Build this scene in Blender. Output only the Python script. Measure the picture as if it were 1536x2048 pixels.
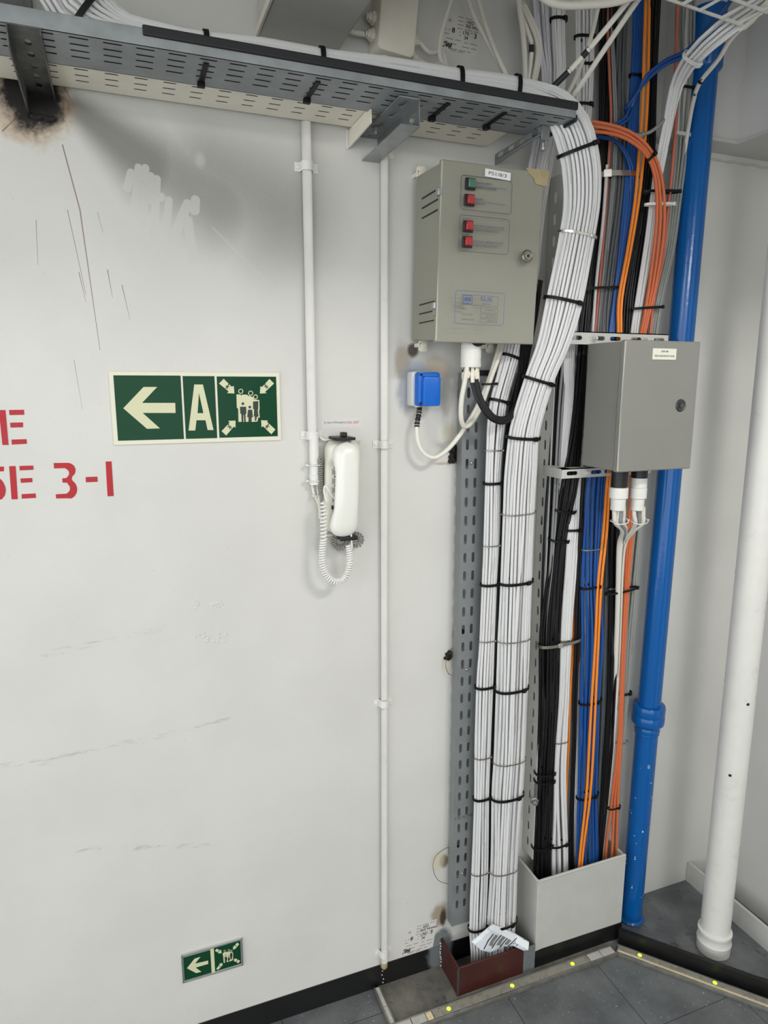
import bpy, math, random
from mathutils import Vector, Matrix
random.seed(7)
C = bpy.context.scene.collection
for o in list(bpy.data.objects): bpy.data.objects.remove(o)
V = Vector
PI = math.pi

# ------------------------------------------------------------------ camera
FPX, PX0, PY0 = 1350.0, 768.0, 1024.0
PITCH, YAW, CH, CD = math.atan(254/1350.0), math.radians(21.1), 1.5, 1.3682
FW = V((math.sin(YAW)*math.cos(PITCH), math.cos(YAW)*math.cos(PITCH), -math.sin(PITCH)))
RT = V((math.cos(YAW), -math.sin(YAW), 0))
UP = RT.cross(FW)
CAM = V((0, -CD, CH))
cd = bpy.data.cameras.new('camera'); cam = bpy.data.objects.new('camera', cd); C.objects.link(cam)
cd.sensor_fit = 'HORIZONTAL'; cd.sensor_width = 36; cd.lens = FPX/1536*36
cd.clip_start = .02
cam.matrix_world = Matrix(((RT.x, UP.x, -FW.x, CAM.x), (RT.y, UP.y, -FW.y, CAM.y), (RT.z, UP.z, -FW.z, CAM.z), (0, 0, 0, 1)))
bpy.context.scene.camera = cam

# ------------------------------------------------------------------ light
sc = bpy.context.scene
sc.view_settings.view_transform = 'Standard'; sc.view_settings.look = 'None'
sc.view_settings.exposure = -0.21; sc.view_settings.gamma = 1
sc.view_settings.use_curve_mapping = False
sc.cycles.max_bounces = 6; sc.cycles.diffuse_bounces = 4; sc.cycles.use_denoising = True
sc.cycles.sample_clamp_indirect = 4
w = bpy.data.worlds.new('world'); sc.world = w; w.use_nodes = True
w.node_tree.nodes['Background'].inputs[0].default_value = (.95, .98, 1, 1)
w.node_tree.nodes['Background'].inputs[1].default_value = 2.45
def area(name, loc, target, size, energy, col=(1, 1, 1)):
    l = bpy.data.lights.new(name, 'AREA'); l.shape = 'RECTANGLE'; l.size, l.size_y = size; l.energy = energy; l.color = col
    o = bpy.data.objects.new(name, l); C.objects.link(o); o.location = loc
    o.rotation_euler = (V(target)-V(loc)).to_track_quat('-Z', 'Y').to_euler(); return o
area('lamp_left', (-1.15, -1.7, 2.33), (-.2, -.5, .9), (.3, .9), 8, (1, .985, .965))
area('lamp_near', (1.0, -1.6, 2.33), (.9, -.6, .6), (.45, .12), 15, (1, .985, .965))
area('lamp_far', (.1, -3.2, 2.33), (.2, 0, .8), (1.0, .3), 20, (1, .985, .965))

# ------------------------------------------------------------------ pixel -> point on a plane of the place
def ray(u, v): return FW + RT*((u-PX0)/FPX) + UP*((PY0-v)/FPX)
def at(u, v, Y=0.0):
    d = ray(u, v); return CAM + d*((Y-CAM.y)/d.y)
def atZ(u, v, Z=0.0):
    d = ray(u, v); return CAM + d*((Z-CAM.z)/d.z)
def proj(P):
    p = P-CAM; z = p.dot(FW); return PX0+FPX*p.dot(RT)/z, PY0-FPX*p.dot(UP)/z
def crop(x0, y0, s):                        # coordinates read in an enlarged view -> frame coordinates
    return lambda pts: [(x0+a/s, y0+b/s) for a, b in pts]

# ------------------------------------------------------------------ materials
def lin(c):
    c = c/255.0
    return c/12.92 if c <= .04045 else ((c+.055)/1.055)**2.4
def rgb(*c): return tuple(lin(x) for x in c)+(1,)
class NB:
    """small node-tree writer"""
    def __init__(s, mat): s.t = mat.node_tree; s.n = s.t.nodes; s.l = s.t.links
    def new(s, ty, **k):
        x = s.n.new(ty)
        for a, b in k.items(): setattr(x, a, b)
        return x
    def put(s, inp, val):
        if hasattr(val, 'is_output'): s.l.new(val, inp)
        elif val is not None: inp.default_value = val
    def m(s, op, a, b=None, c=None, clamp=False):
        x = s.new('ShaderNodeMath', operation=op, use_clamp=clamp)
        for i, q in enumerate((a, b, c)):
            if q is not None: s.put(x.inputs[i], q)
        return x.outputs[0]
    def mix(s, f, a, b, ty='MIX'):
        x = s.new('ShaderNodeMix', data_type='RGBA', blend_type=ty)
        s.put(x.inputs[0], f); s.put(x.inputs[6], a); s.put(x.inputs[7], b); return x.outputs[2]
    def noise(s, scale, detail=3, vec=None, rough=.5):
        x = s.new('ShaderNodeTexNoise'); x.inputs['Scale'].default_value = scale; x.inputs['Detail'].default_value = detail; x.inputs['Roughness'].default_value = rough
        if vec is not None: s.put(x.inputs['Vector'], vec)
        return x.outputs[0]
    def ramp(s, f, lo, hi):                 # smooth 0..1
        x = s.new('ShaderNodeMapRange', interpolation_type='SMOOTHSTEP'); s.put(x.inputs[0], f)
        s.put(x.inputs[1], lo); s.put(x.inputs[2], hi); return x.outputs[0]
    def pos(s):
        g = s.new('ShaderNodeTexCoord'); return g.outputs['Object']
    def xyz(s, v):
        x = s.new('ShaderNodeSeparateXYZ'); s.put(x.inputs[0], v); return x.outputs
    def map(s, v, scale=(1, 1, 1), loc=(0, 0, 0)):
        x = s.new('ShaderNodeMapping'); s.put(x.inputs[0], v); x.inputs['Scale'].default_value = scale; x.inputs['Location'].default_value = loc
        return x.outputs[0]
    def bump(s, h, strength, dist=.001):
        x = s.new('ShaderNodeBump'); x.inputs['Strength'].default_value = strength; x.inputs['Distance'].default_value = dist
        s.put(x.inputs['Height'], h); return x.outputs[0]
def mat(name, col, rough=.5, metal=0, spec=.5, var=0, vscale=30, bump=0, bscale=400, coat=0, emit=None, estr=0):
    m = bpy.data.materials.new(name); m.use_nodes = True
    b = m.node_tree.nodes['Principled BSDF']
    b.inputs['Roughness'].default_value = rough; b.inputs['Metallic'].default_value = metal
    b.inputs['Specular IOR Level'].default_value = spec; b.inputs['Coat Weight'].default_value = coat; b.inputs['Coat Roughness'].default_value = .08
    b.inputs['Base Color'].default_value = col
    if emit: b.inputs['Emission Color'].default_value = emit; b.inputs['Emission Strength'].default_value = estr
    if var or bump:
        nb = NB(m); p = nb.pos()
        if var:
            n = nb.noise(vscale, 4, p, .6)
            f = nb.ramp(n, .3, .7)
            dark = tuple(c*(1-var) for c in col[:3])+(1,)
            nb.put(b.inputs['Base Color'], nb.mix(f, dark, col))
            nb.put(b.inputs['Roughness'], nb.m('ADD', nb.m('MULTIPLY', f, .12), rough-.06))
        if bump:
            nb.put(b.inputs['Normal'], nb.bump(nb.noise(bscale, 2, p), bump))
    return m
def cable_mat(name, col, rough=.42, ink=(.05, .05, .05, 1), print_=.75, var=.12, spec=.4):
    m = bpy.data.materials.new(name); m.use_nodes = True
    b = m.node_tree.nodes['Principled BSDF']; nb = NB(m)
    uv = nb.new('ShaderNodeUVMap').outputs[0]; q = nb.xyz(uv)
    ob = nb.new('ShaderNodeObjectInfo').outputs['Random']
    c = nb.mix(nb.m('MULTIPLY', ob, 1), tuple(x*(1-var) for x in col[:3])+(1,), col)
    u = nb.m('ADD', q[0], nb.m('MULTIPLY', ob, 9.0))
    d = nb.m('ABSOLUTE', nb.m('SUBTRACT', q[1], nb.m('ADD', .5, nb.m('MULTIPLY', nb.m('SUBTRACT', ob, .5), .7))))
    band = nb.ramp(d, .075, .045)
    cv = nb.new('ShaderNodeCombineXYZ'); nb.put(cv.inputs[0], nb.m('MULTIPLY', u, 900)); nb.put(cv.inputs[1], nb.m('MULTIPLY', q[1], 60))
    ch = nb.ramp(nb.noise(1, 1, cv.outputs[0]), .47, .55)
    wd = nb.new('ShaderNodeCombineXYZ'); nb.put(wd.inputs[0], nb.m('MULTIPLY', u, 9)); nb.put(wd.inputs[1], ob)
    words_ = nb.ramp(nb.noise(1, 1, wd.outputs[0]), .56, .6)
    f = nb.m('MULTIPLY', nb.m('MULTIPLY', band, ch), nb.m('MULTIPLY', words_, print_))
    nb.put(b.inputs['Base Color'], nb.mix(f, c, ink))
    b.inputs['Roughness'].default_value = rough; b.inputs['Specular IOR Level'].default_value = spec
    return m
M = {}
def W(*c): return rgb(*c)
M['white_cable'] = cable_mat('white_cable', rgb(220, 220, 219), print_=.5, var=.07)
M['cream_cable'] = cable_mat('cream_cable', rgb(228, 224, 212), print_=.2)
M['lilac_cable'] = cable_mat('lilac_cable', rgb(205, 204, 210))
M['black_cable'] = cable_mat('black_cable', rgb(19, 19, 21), .42, (.3, .3, .3, 1), .2, spec=.28)
M['grey_cable'] = cable_mat('grey_cable', rgb(142, 144, 143), .45)
M['dark_grey_cable'] = cable_mat('dark_grey_cable', rgb(92, 96, 99), .42)
M['green_grey_cable'] = cable_mat('green_grey_cable', rgb(148, 151, 145), .42)
M['blue_cable'] = cable_mat('blue_cable', rgb(26, 80, 150), .36, (.5, .5, .6, 1), .25)
M['orange_cable'] = cable_mat('orange_cable', rgb(247, 142, 44), .4, (.1, .04, .02, 1), .6)
M['red_orange_cable'] = cable_mat('red_orange_cable', rgb(214, 112, 68), .4, (.1, .04, .02, 1), .4)
M['salmon_cable'] = cable_mat('salmon_cable', rgb(200, 112, 90), .45, print_=.2)
M['tie_black'] = mat('tie_black', rgb(13, 13, 14), .5, spec=.25)
M['tie_white'] = mat('tie_white', rgb(220, 219, 214), .45)
M['steel_band'] = mat('steel_band', rgb(205, 203, 196), .28, 1)
M['dull_band'] = mat('dull_band', rgb(150, 147, 138), .42, .9)
M['tape'] = mat('tape', rgb(24, 24, 30), .5)
M['white_paint'] = mat('white_paint', rgb(196, 196, 189), .38, var=.05, vscale=25, bump=.25, bscale=300)
M['pipe_paint'] = mat('pipe_paint', rgb(226, 225, 218), .33, var=.05, vscale=18, bump=.2, bscale=220)
M['cream_paint'] = mat('cream_paint', rgb(232, 226, 210), .45, var=.05, vscale=20, bump=.15)
M['cabinet'] = mat('cabinet', rgb(143, 142, 129), .5, var=.03, vscale=12, bump=.35, bscale=1200)
M['cabinet_cool'] = mat('cabinet_cool', rgb(134, 133, 126), .5, var=.03, vscale=12, bump=.35, bscale=1200)
M['edge_highlight'] = mat('edge_highlight', rgb(180, 179, 168), .45)  # paler tone paints in the light caught by the cabinet edges
M['galv'] = mat('galv', rgb(150, 155, 156), .45, .3, var=.22, vscale=22)
M['galv_bright'] = mat('galv_bright', rgb(172, 176, 176), .36, .8, var=.25, vscale=40)
M['galv_paint'] = mat('galv_paint', rgb(134, 138, 139), .5, .2, var=.12, vscale=14)
M['tray_pale'] = mat('tray_pale', rgb(216, 215, 210), .45, .05, var=.06, vscale=20)
M['rubber'] = mat('rubber', rgb(24, 24, 27), .6)
M['black_paint'] = mat('black_paint', rgb(17, 17, 18), .42, var=.25, vscale=18, bump=.25, bscale=120)
M['blue_plastic'] = mat('blue_plastic', rgb(18, 100, 196), .34, spec=.35)
M['grey_plastic'] = mat('grey_plastic', rgb(205, 206, 203), .5)
M['phone'] = mat('phone', rgb(232, 231, 222), .24, coat=.35)
M['phone_side'] = mat('phone_side', rgb(224, 222, 208), .35)
M['phone_grey'] = mat('phone_grey', rgb(176, 174, 166), .45)
M['key'] = mat('key', rgb(226, 224, 214), .4)
M['cord'] = mat('cord', rgb(232, 231, 225), .4)
M['cord_grey'] = mat('cord_grey', rgb(150, 147, 138), .45)
M['black'] = mat('black', rgb(18, 18, 20), .45)
M['ink'] = mat('ink', rgb(60, 64, 70), .6)
M['ink_blue'] = mat('ink_blue', rgb(48, 78, 140), .55)
M['ink_black'] = mat('ink_black', rgb(22, 22, 24), .6)
M['ink_faint'] = mat('ink_faint', rgb(126, 124, 122), .7)
M['ink_ochre'] = mat('ink_ochre', rgb(180, 130, 60), .7)
M['ink_red'] = mat('ink_red', rgb(205, 70, 55), .6)
M['label_white'] = mat('label_white', rgb(236, 236, 236), .45)
M['label_cream'] = mat('label_cream', rgb(222, 221, 206), .5)
M['sticker_clear'] = mat('sticker_clear', rgb(214, 213, 208), .35)
M['sticker_wall'] = mat('sticker_wall', rgb(216, 214, 208), .55)
M['lamp_green'] = mat('lamp_green', rgb(62, 106, 88), .25, coat=.3)
M['lamp_red'] = mat('lamp_red', rgb(168, 24, 32), .2, coat=.3)
M['sign_green'] = mat('sign_green', rgb(18, 66, 42), .22, spec=.16)
M['sign_glow'] = mat('sign_glow', rgb(212, 211, 176), .35, spec=.2)
M['sign_edge'] = mat('sign_edge', rgb(224, 221, 200), .4)
M['sign_dark'] = mat('sign_dark', rgb(24, 50, 36), .4)
M['silver_foil'] = mat('silver_foil', rgb(200, 202, 200), .35, .4, var=.1, vscale=200)
M['stencil_red'] = mat('stencil_red', rgb(182, 22, 32), .5, var=.15, vscale=40)
M['rust_paint'] = mat('rust_paint', rgb(74, 32, 28), .48, var=.3, vscale=20, bump=.3, bscale=80)
M['zinc_spray'] = mat('zinc_spray', rgb(120, 126, 128), .6, .1, var=.25, vscale=60, bump=.6, bscale=200)
M['weld'] = mat('weld', rgb(90, 88, 84), .5, .4, var=.5, vscale=300, bump=.8, bscale=500)
M['tape_tan'] = mat('tape_tan', rgb(176, 160, 122), .55, var=.15, vscale=60)
M['alu'] = mat('alu', rgb(150, 148, 140), .36, .6, var=.3, vscale=35)
M['tile_strip'] = mat('tile_strip', rgb(196, 194, 186), .45, var=.18, vscale=60)
M['cream_strip'] = mat('cream_strip', rgb(228, 212, 176), .5, var=.15, vscale=70)
M['lens_dull'] = mat('lens_dull', rgb(158, 154, 142), .3, .1, var=.2, vscale=60)
M['led'] = mat('led', rgb(180, 255, 30), .3, emit=(.5, 1, .02, 1), estr=3)
M['paper'] = mat('paper', rgb(216, 222, 230), .6, var=.12, vscale=70)
M['paper_tape'] = mat('paper_tape', rgb(232, 236, 238), .5)
M['char'] = mat('char', rgb(38, 33, 30), .8, var=.5, vscale=200, bump=1, bscale=300)
M['lock_ring'] = mat('lock_ring', rgb(140, 136, 128), .3, .9)
M['lock_dark'] = mat('lock_dark', rgb(66, 68, 70), .4, .3)
M['burnt_zinc'] = mat('burnt_zinc', rgb(112, 113, 111), .5, .5, var=.6, vscale=25)
M['lamp_glass'] = mat('lamp_glass', rgb(225, 226, 232), .3)

# blue pipe: gloss paint with chips that keep their own shape
def blue_pipe_mat():
    m = mat('pipe_blue', rgb(8, 88, 160), .15, spec=.4, bump=.3, bscale=70, coat=.1)
    nb = NB(m); b = m.node_tree.nodes['Principled BSDF']; p = nb.pos()
    chip = nb.ramp(nb.noise(42, 3, p, .55), .665, .68)
    low = nb.ramp(nb.xyz(p)[2], .62, .3)
    f = nb.m('MULTIPLY', chip, low)
    nb.put(b.inputs['Base Color'], nb.mix(f, rgb(8, 88, 160), rgb(225, 230, 235)))
    return m
M['pipe_blue'] = blue_pipe_mat()

# main wall: glossy off-white ship paint with soot, sprayed primer, scratches and rust, each a mark with its own shape
def wall_mat(marks=True, col=(214, 213, 207)):
    m = bpy.data.materials.new('wall_paint_marked' if marks else 'wall_paint'); m.use_nodes = True
    b = m.node_tree.nodes['Principled BSDF']; nb = NB(m); p = nb.pos(); x, y, z = nb.xyz(p)
    base = nb.mix(nb.ramp(nb.noise(4, 4, p), .35, .65), rgb(*[c-5 for c in col]), rgb(*col))
    b.inputs['Roughness'].default_value = .33; b.inputs['Specular IOR Level'].default_value = .2
    if marks:
        wob = nb.m('MULTIPLY', nb.m('SUBTRACT', nb.noise(14, 4, p, .6), .5), 1.0)
        fine = nb.m('SUBTRACT', nb.noise(90, 3, p, .6), .5)
        def ell(u, v, rx, rz, wb=.5, fn=.2, Y=0):
            c = at(u, v, Y)
            dx = nb.m('DIVIDE', nb.m('SUBTRACT', x, c.x), rx); dz = nb.m('DIVIDE', nb.m('SUBTRACT', z, c.z), rz)
            d = nb.m('SQRT', nb.m('ADD', nb.m('MULTIPLY', dx, dx), nb.m('MULTIPLY', dz, dz)))
            return nb.m('ADD', nb.m('ADD', d, nb.m('MULTIPLY', wob, wb)), nb.m('MULTIPLY', fine, fn))
        def seg(a, c, r0, r1):              # tapered stroke: signed distance / radius
            A, B = at(*a), at(*c); bx, bz = B.x-A.x, B.z-A.z; L2 = bx*bx+bz*bz
            px = nb.m('SUBTRACT', x, A.x); pz = nb.m('SUBTRACT', z, A.z)
            t = nb.m('DIVIDE', nb.m('ADD', nb.m('MULTIPLY', px, bx), nb.m('MULTIPLY', pz, bz)), L2, clamp=True)
            dx = nb.m('SUBTRACT', px, nb.m('MULTIPLY', t, bx)); dz = nb.m('SUBTRACT', pz, nb.m('MULTIPLY', t, bz))
            d = nb.m('SQRT', nb.m('ADD', nb.m('MULTIPLY', dx, dx), nb.m('MULTIPLY', dz, dz)))
            return nb.m('DIVIDE', d, nb.m('ADD', r0, nb.m('MULTIPLY', t, r1-r0)))
        def lay(base, f, c): return nb.mix(f, base, c)
        def amt(f, k): return nb.m('MULTIPLY', f, k)
        def mx(*fs):
            r = fs[0]
            for f in fs[1:]: r = nb.m('MAXIMUM', r, f)
            return r
        # primer-grey spray drifting down from the burnt bracket
        sp = mx(nb.ramp(seg((150, 215), (300, 330), .03, .085), 1.15, .15),
                amt(nb.ramp(seg((300, 320), (440, 400), .085, .12), 1.1, .1), .8),
                amt(nb.ramp(seg((420, 330), (560, 420), .12, .17), 1.1, 0), .72))
        base = lay(base, amt(sp, .85), rgb(118, 117, 113))
        # wiped finger strokes: clean paint showing through the spray
        fing = [((277, 335), (268, 430)), ((262, 345), (255, 375)), ((291, 336), (286, 450)), ((314, 358), (308, 470)), ((338, 400), (332, 460)),
                ((302, 352), (298, 400)), ((323, 393), (322, 395)), ((375, 408), (345, 480)), ((376, 440), (386, 520)), ((391, 400), (389, 420))]
        fg = None
        for i, (a, c) in enumerate(fing):
            r = .0068 if i < 7 else .0085
            s = nb.ramp(seg(a, c, r, r*1.1), 1.08, .86); fg = s if fg is None else nb.m('MAXIMUM', fg, s)
        fg = mx(fg, amt(nb.ramp(seg((425, 455), (530, 560), .0022, .0045), 1.1, .5), .6), amt(nb.ramp(ell(400, 320, .012, .016), 1.2, .3), .7))
        base = lay(base, amt(fg, .66), rgb(207, 206, 199))
        # scorch where the bracket was welded on
        base = lay(base, amt(nb.ramp(ell(52, 190, .076, .080, .9, .4), 1.15, .75), .55), rgb(176, 140, 96))
        base = lay(base, nb.ramp(ell(62, 182, .066, .078, .9, .5), 1.0, .55), rgb(38, 36, 35))
        for (u, v, rx, rz, k, c) in ((805, 725, .022, .05, .6, (158, 138, 118)), (826, 700, .016, .018, .9, (62, 54, 48)), (872, 735, .045, .032, .5, (176, 152, 126)),
                                     (835, 745, .035, .028, 1, (176, 182, 192)), (815, 780, .03, .055, .8, (140, 148, 158)), (893, 790, .02, .05, .5, (160, 155, 150)),
                                     (900, 868, .022, .03, .5, (200, 190, 160)), (885, 927, .03, .004, .55, (168, 140, 100)),
                                     (912, 905, .012, .022, 1, (38, 32, 30)), (900, 1310, .012, .014, 1, (70, 54, 40)), (895, 1325, .02, .03, .4, (206, 190, 156)),
                                     (888, 1722, .016, .022, .9, (96, 76, 54)), (876, 1722, .026, .034, .6, (208, 196, 164)), (880, 1830, .03, .042, .8, (150, 132, 106)), (886, 1835, .012, .03, .9, (58, 50, 44)),
                                     (1060, 1850, .02, .03, .9, (70, 62, 52))):
            base = lay(base, amt(nb.ramp(ell(u, v, rx, rz, .8, .35), 1.1, .5), k), rgb(*c))
        for (u, v, rx, rz) in ((884, 1895, .034, .062), (1062, 1905, .024, .05)):
            base = lay(base, amt(nb.ramp(ell(u, v, rx, rz, .8, .3), 1.1, .7), .95), rgb(112, 118, 120))
        scr = [((125, 290), (160, 420), .0012, .0012), ((160, 420), (200, 700), .0012, .0005), ((135, 420), (172, 590), .0007, .0004), ((158, 545), (172, 605), .0008, .0003),
               ((215, 540), (225, 595), .0009, .0003), ((244, 570), (260, 640), .0008, .0003), ((72, 440), (76, 530), .0006, .0003), ((128, 175), (150, 215), .0009, .0004),
               ((5, 262), (32, 236), .0012, .0007), ((148, 720), (165, 820), .0005, .0002), ((195, 425), (206, 465), .0005, .0003)]
        s = None
        for a, c, r0, r1 in scr:
            q = nb.ramp(seg(a, c, r0, r1), 1.3, .5); s = q if s is None else nb.m('MAXIMUM', s, q)
        base = lay(base, amt(s, .75), rgb(116, 88, 62))
        # faint grey scuffs low on the wall
        sc1 = None
        for a, c in (((0, 1535), (240, 1490)), ((240, 1490), (470, 1435)), ((40, 1532), (120, 1528)), ((150, 1700), (430, 1690)), ((90, 1310), (330, 1255))):
            q = nb.ramp(seg(a, c, .010, .006), 1.2, .1); sc1 = q if sc1 is None else nb.m('MAXIMUM', sc1, q)
        sc1 = nb.m('MULTIPLY', sc1, nb.ramp(nb.noise(60, 4, nb.map(p, (.35, 1, 2)), .7), .48, .66))
        base = lay(base, amt(sc1, .35), rgb(120, 118, 112))
    dirt = nb.ramp(nb.noise(160, 2, p), .735, .76)
    base = nb.mix(nb.m('MULTIPLY', dirt, .35), base, rgb(120, 116, 108))
    nb.put(b.inputs['Base Color'], base)
    h = nb.m('ADD', nb.m('MULTIPLY', nb.noise(260, 2, p), .6), nb.m('MULTIPLY', nb.noise(60, 3, p), 1.2))
    nb.put(b.inputs['Normal'], nb.bump(h, .22, .0012))
    return m
def band_mat():
    m = mat('black_band', rgb(17, 17, 18), .42, bump=.25, bscale=120); nb = NB(m); b = m.node_tree.nodes['Principled BSDF']; p = nb.pos(); x, y, z = nb.xyz(p)
    f = None
    for cx in (.683, .886):
        dx = nb.m('DIVIDE', nb.m('SUBTRACT', x, cx), .036); dz = nb.m('DIVIDE', nb.m('SUBTRACT', z, .055), .075)
        d = nb.m('ADD', nb.m('SQRT', nb.m('ADD', nb.m('MULTIPLY', dx, dx), nb.m('MULTIPLY', dz, dz))), nb.m('MULTIPLY', nb.m('SUBTRACT', nb.noise(30, 4, p), .5), .9))
        q = nb.ramp(d, 1.1, .7); f = q if f is None else nb.m('MAXIMUM', f, q)
    nb.put(b.inputs['Base Color'], nb.mix(f, rgb(17, 17, 18), rgb(108, 114, 116))); return m
M['black_band'] = band_mat()
M['wall'] = wall_mat(True); M['wall_plain'] = wall_mat(False, (212, 211, 207))

def floor_mat():
    m = bpy.data.materials.new('floor_tile'); m.use_nodes = True
    b = m.node_tree.nodes['Principled BSDF']; nb = NB(m); p = nb.pos(); x, y, z = nb.xyz(p)
    def joint(c, off, size):
        f = nb.m('FRACT', nb.m('DIVIDE', nb.m('SUBTRACT', c, off), size))
        return nb.ramp(nb.m('ABSOLUTE', nb.m('SUBTRACT', f, .5)), .4955, .498)
    j = nb.m('MAXIMUM', joint(x, .803, .27), joint(y, -.342, .27))
    c = nb.mix(nb.ramp(nb.noise(9, 6, p, .65), .3, .7), rgb(86, 89, 91), rgb(112, 115, 116))
    c = nb.mix(nb.m('MULTIPLY', nb.ramp(nb.noise(70, 5, nb.map(p, (1, .3, 1)), .75), .55, .72), .45), c, rgb(78, 80, 82))
    c = nb.mix(nb.m('MULTIPLY', nb.ramp(nb.noise(140, 2, p), .68, .72), .7), c, rgb(190, 190, 186))
    c = nb.mix(j, c, rgb(40, 40, 41))
    nb.put(b.inputs['Base Color'], c); b.inputs['Roughness'].default_value = .42
    nb.put(b.inputs['Normal'], nb.bump(nb.noise(300, 3, p), .15))
    return m
M['floor'] = floor_mat()
def deck_mat(name, c0, c1, rough):
    m = bpy.data.materials.new(name); m.use_nodes = True
    b = m.node_tree.nodes['Principled BSDF']; nb = NB(m); p = nb.pos()
    c = nb.mix(nb.ramp(nb.noise(12, 5, p, .65), .32, .7), rgb(*c0), rgb(*c1))
    c = nb.mix(nb.m('MULTIPLY', nb.ramp(nb.noise(45, 4, p, .7), .6, .68), .6), c, rgb(46, 46, 47))
    nb.put(b.inputs['Base Color'], c); nb.put(b.inputs['Roughness'], nb.m('ADD', rough, nb.m('MULTIPLY', nb.noise(20, 3, p), .2)))
    return m
M['deck_wet'] = deck_mat('deck_wet', (88, 91, 94), (112, 114, 116), .08)
M['deck_raw'] = deck_mat('deck_raw', (92, 90, 84), (128, 125, 116), .5)

# ------------------------------------------------------------------ geometry accumulator
def frame_from(T, hint=V((0, 0, 1))):
    T = T.normalized()
    if abs(T.dot(hint)) > .98: hint = V((1, 0, 0))
    a = T.cross(hint).normalized(); return a, a.cross(T).normalized()
class G:
    def __init__(s): s.v = []; s.f = []; s.uv = None; s.sm = []
    def add(s, vs, fs, smooth=False):
        n = len(s.v); s.v += [V(q) for q in vs]; s.f += [tuple(i+n for i in f) for f in fs]; s.sm += [smooth]*len(fs); return s
    def box(s, x0, x1, y0, y1, z0, z1, M4=None):
        vs = [V((x, y, z)) for z in (z0, z1) for y in (y0, y1) for x in (x0, x1)]
        if M4: vs = [M4 @ q for q in vs]
        return s.add(vs, [(0, 2, 3, 1), (4, 5, 7, 6), (0, 1, 5, 4), (2, 6, 7, 3), (0, 4, 6, 2), (1, 3, 7, 5)])
    def rbox(s, x0, x1, y0, y1, z0, z1, r, M4=None, n=3):
        """box with rounded vertical-profile corners in XZ, edges chamfered towards -Y"""
        def loop(ins, y):
            out = []; rr = max(r-ins*.5, .0004)
            for cx, cz, a0 in ((x1-ins-rr, z1-ins-rr, 0), (x0+ins+rr, z1-ins-rr, 90), (x0+ins+rr, z0+ins+rr, 180), (x1-ins-rr, z0+ins+rr, 270)):
                for k in range(n+1):
                    a = math.radians(a0+90*k/n); out.append(V((cx+rr*math.cos(a), y, cz+rr*math.sin(a))))
            return out
        c = min(r, abs(y1-y0)*.3)*.6
        L = [loop(0, y1), loop(0, y0+c), loop(c*.3, y0+c*.3), loop(c, y0)]
        N = len(L[0]); vs = sum(L, [])
        if M4: vs = [M4 @ q for q in vs]
        fs = []
        for k in range(3):
            for i in range(N): j = (i+1) % N; fs.append((k*N+i, k*N+j, (k+1)*N+j, (k+1)*N+i))
        fs.append(tuple(range(N-1, -1, -1))); fs.append(tuple(3*N+i for i in range(N)))
        return s.add(vs, fs)
    def tube(s, pts, r, n=8, cap=True, closed=False, uv=False, smooth=True):
        pts = [V(p) for p in pts]; m = len(pts); rs = r if isinstance(r, (list, tuple)) else [r]*m
        vs = []; a = None
        us = [0]; 
        for i in range(1, m): us.append(us[-1]+(pts[i]-pts[i-1]).length)
        for i in range(m):
            if closed: T = pts[(i+1) % m]-pts[i-1]
            else: T = pts[min(i+1, m-1)]-pts[max(i-1, 0)]
            if T.length < 1e-9: T = V((0, 0, 1))
            T.normalize()
            if a is None: a, b = frame_from(T, V((0, 1, 0)))
            else:
                a = (a-T*a.dot(T)); a.normalize(); b = T.cross(a)
            for k in range(n):
                t = 2*PI*k/n; vs.append(pts[i]+(a*math.cos(t)+b*math.sin(t))*rs[i])
        fs = []
        for i in range(m if closed else m-1):
            i2 = (i+1) % m
            for k in range(n):
                k2 = (k+1) % n; fs.append((i*n+k, i*n+k2, i2*n+k2, i2*n+k))
        if uv: s.uv = (us, n)
        s.add(vs, fs, smooth)
        if cap and not closed:
            b0 = len(s.v)-m*n
            s.f += [tuple(b0+k for k in range(n-1, -1, -1)), tuple(b0+(m-1)*n+k for k in range(n))]; s.sm += [False, False]
        return s
    def cyl(s, p0, p1, r, n=24, r1=None): return s.tube([p0, p1], [r, r if r1 is None else r1], n)
    def lathe(s, base, axis, prof, n=28, smooth=True):
        """prof: (distance along axis, radius)"""
        base = V(base); T = V(axis).normalized(); a, b = frame_from(T, V((0, 1, .1)))
        vs = []
        for h, r in prof:
            for k in range(n):
                t = 2*PI*k/n; vs.append(base+T*h+(a*math.cos(t)+b*math.sin(t))*max(r, 1e-5))
        fs = []
        for i in range(len(prof)-1):
            for k in range(n): k2 = (k+1) % n; fs.append((i*n+k, i*n+k2, (i+1)*n+k2, (i+1)*n+k))
        s.add(vs, fs, smooth)
        b0 = len(s.v)-len(prof)*n
        s.f += [tuple(b0+k for k in range(n-1, -1, -1)), tuple(b0+(len(prof)-1)*n+k for k in range(n))]; s.sm += [False, False]
        return s
    def prism(s, poly, d):
        """poly: list of 3D points of one planar outline, thickened by the vector d"""
        n = len(poly); d = V(d); vs = [V(p) for p in poly]+[V(p)+d for p in poly]
        return s.add(vs, [tuple(range(n)), tuple(range(2*n-1, n-1, -1))]+[(i, (i+1) % n, n+(i+1) % n, n+i)[::-1] for i in range(n)])
    def quad(s, *p): return s.add(p, [tuple(range(len(p)))])
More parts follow.
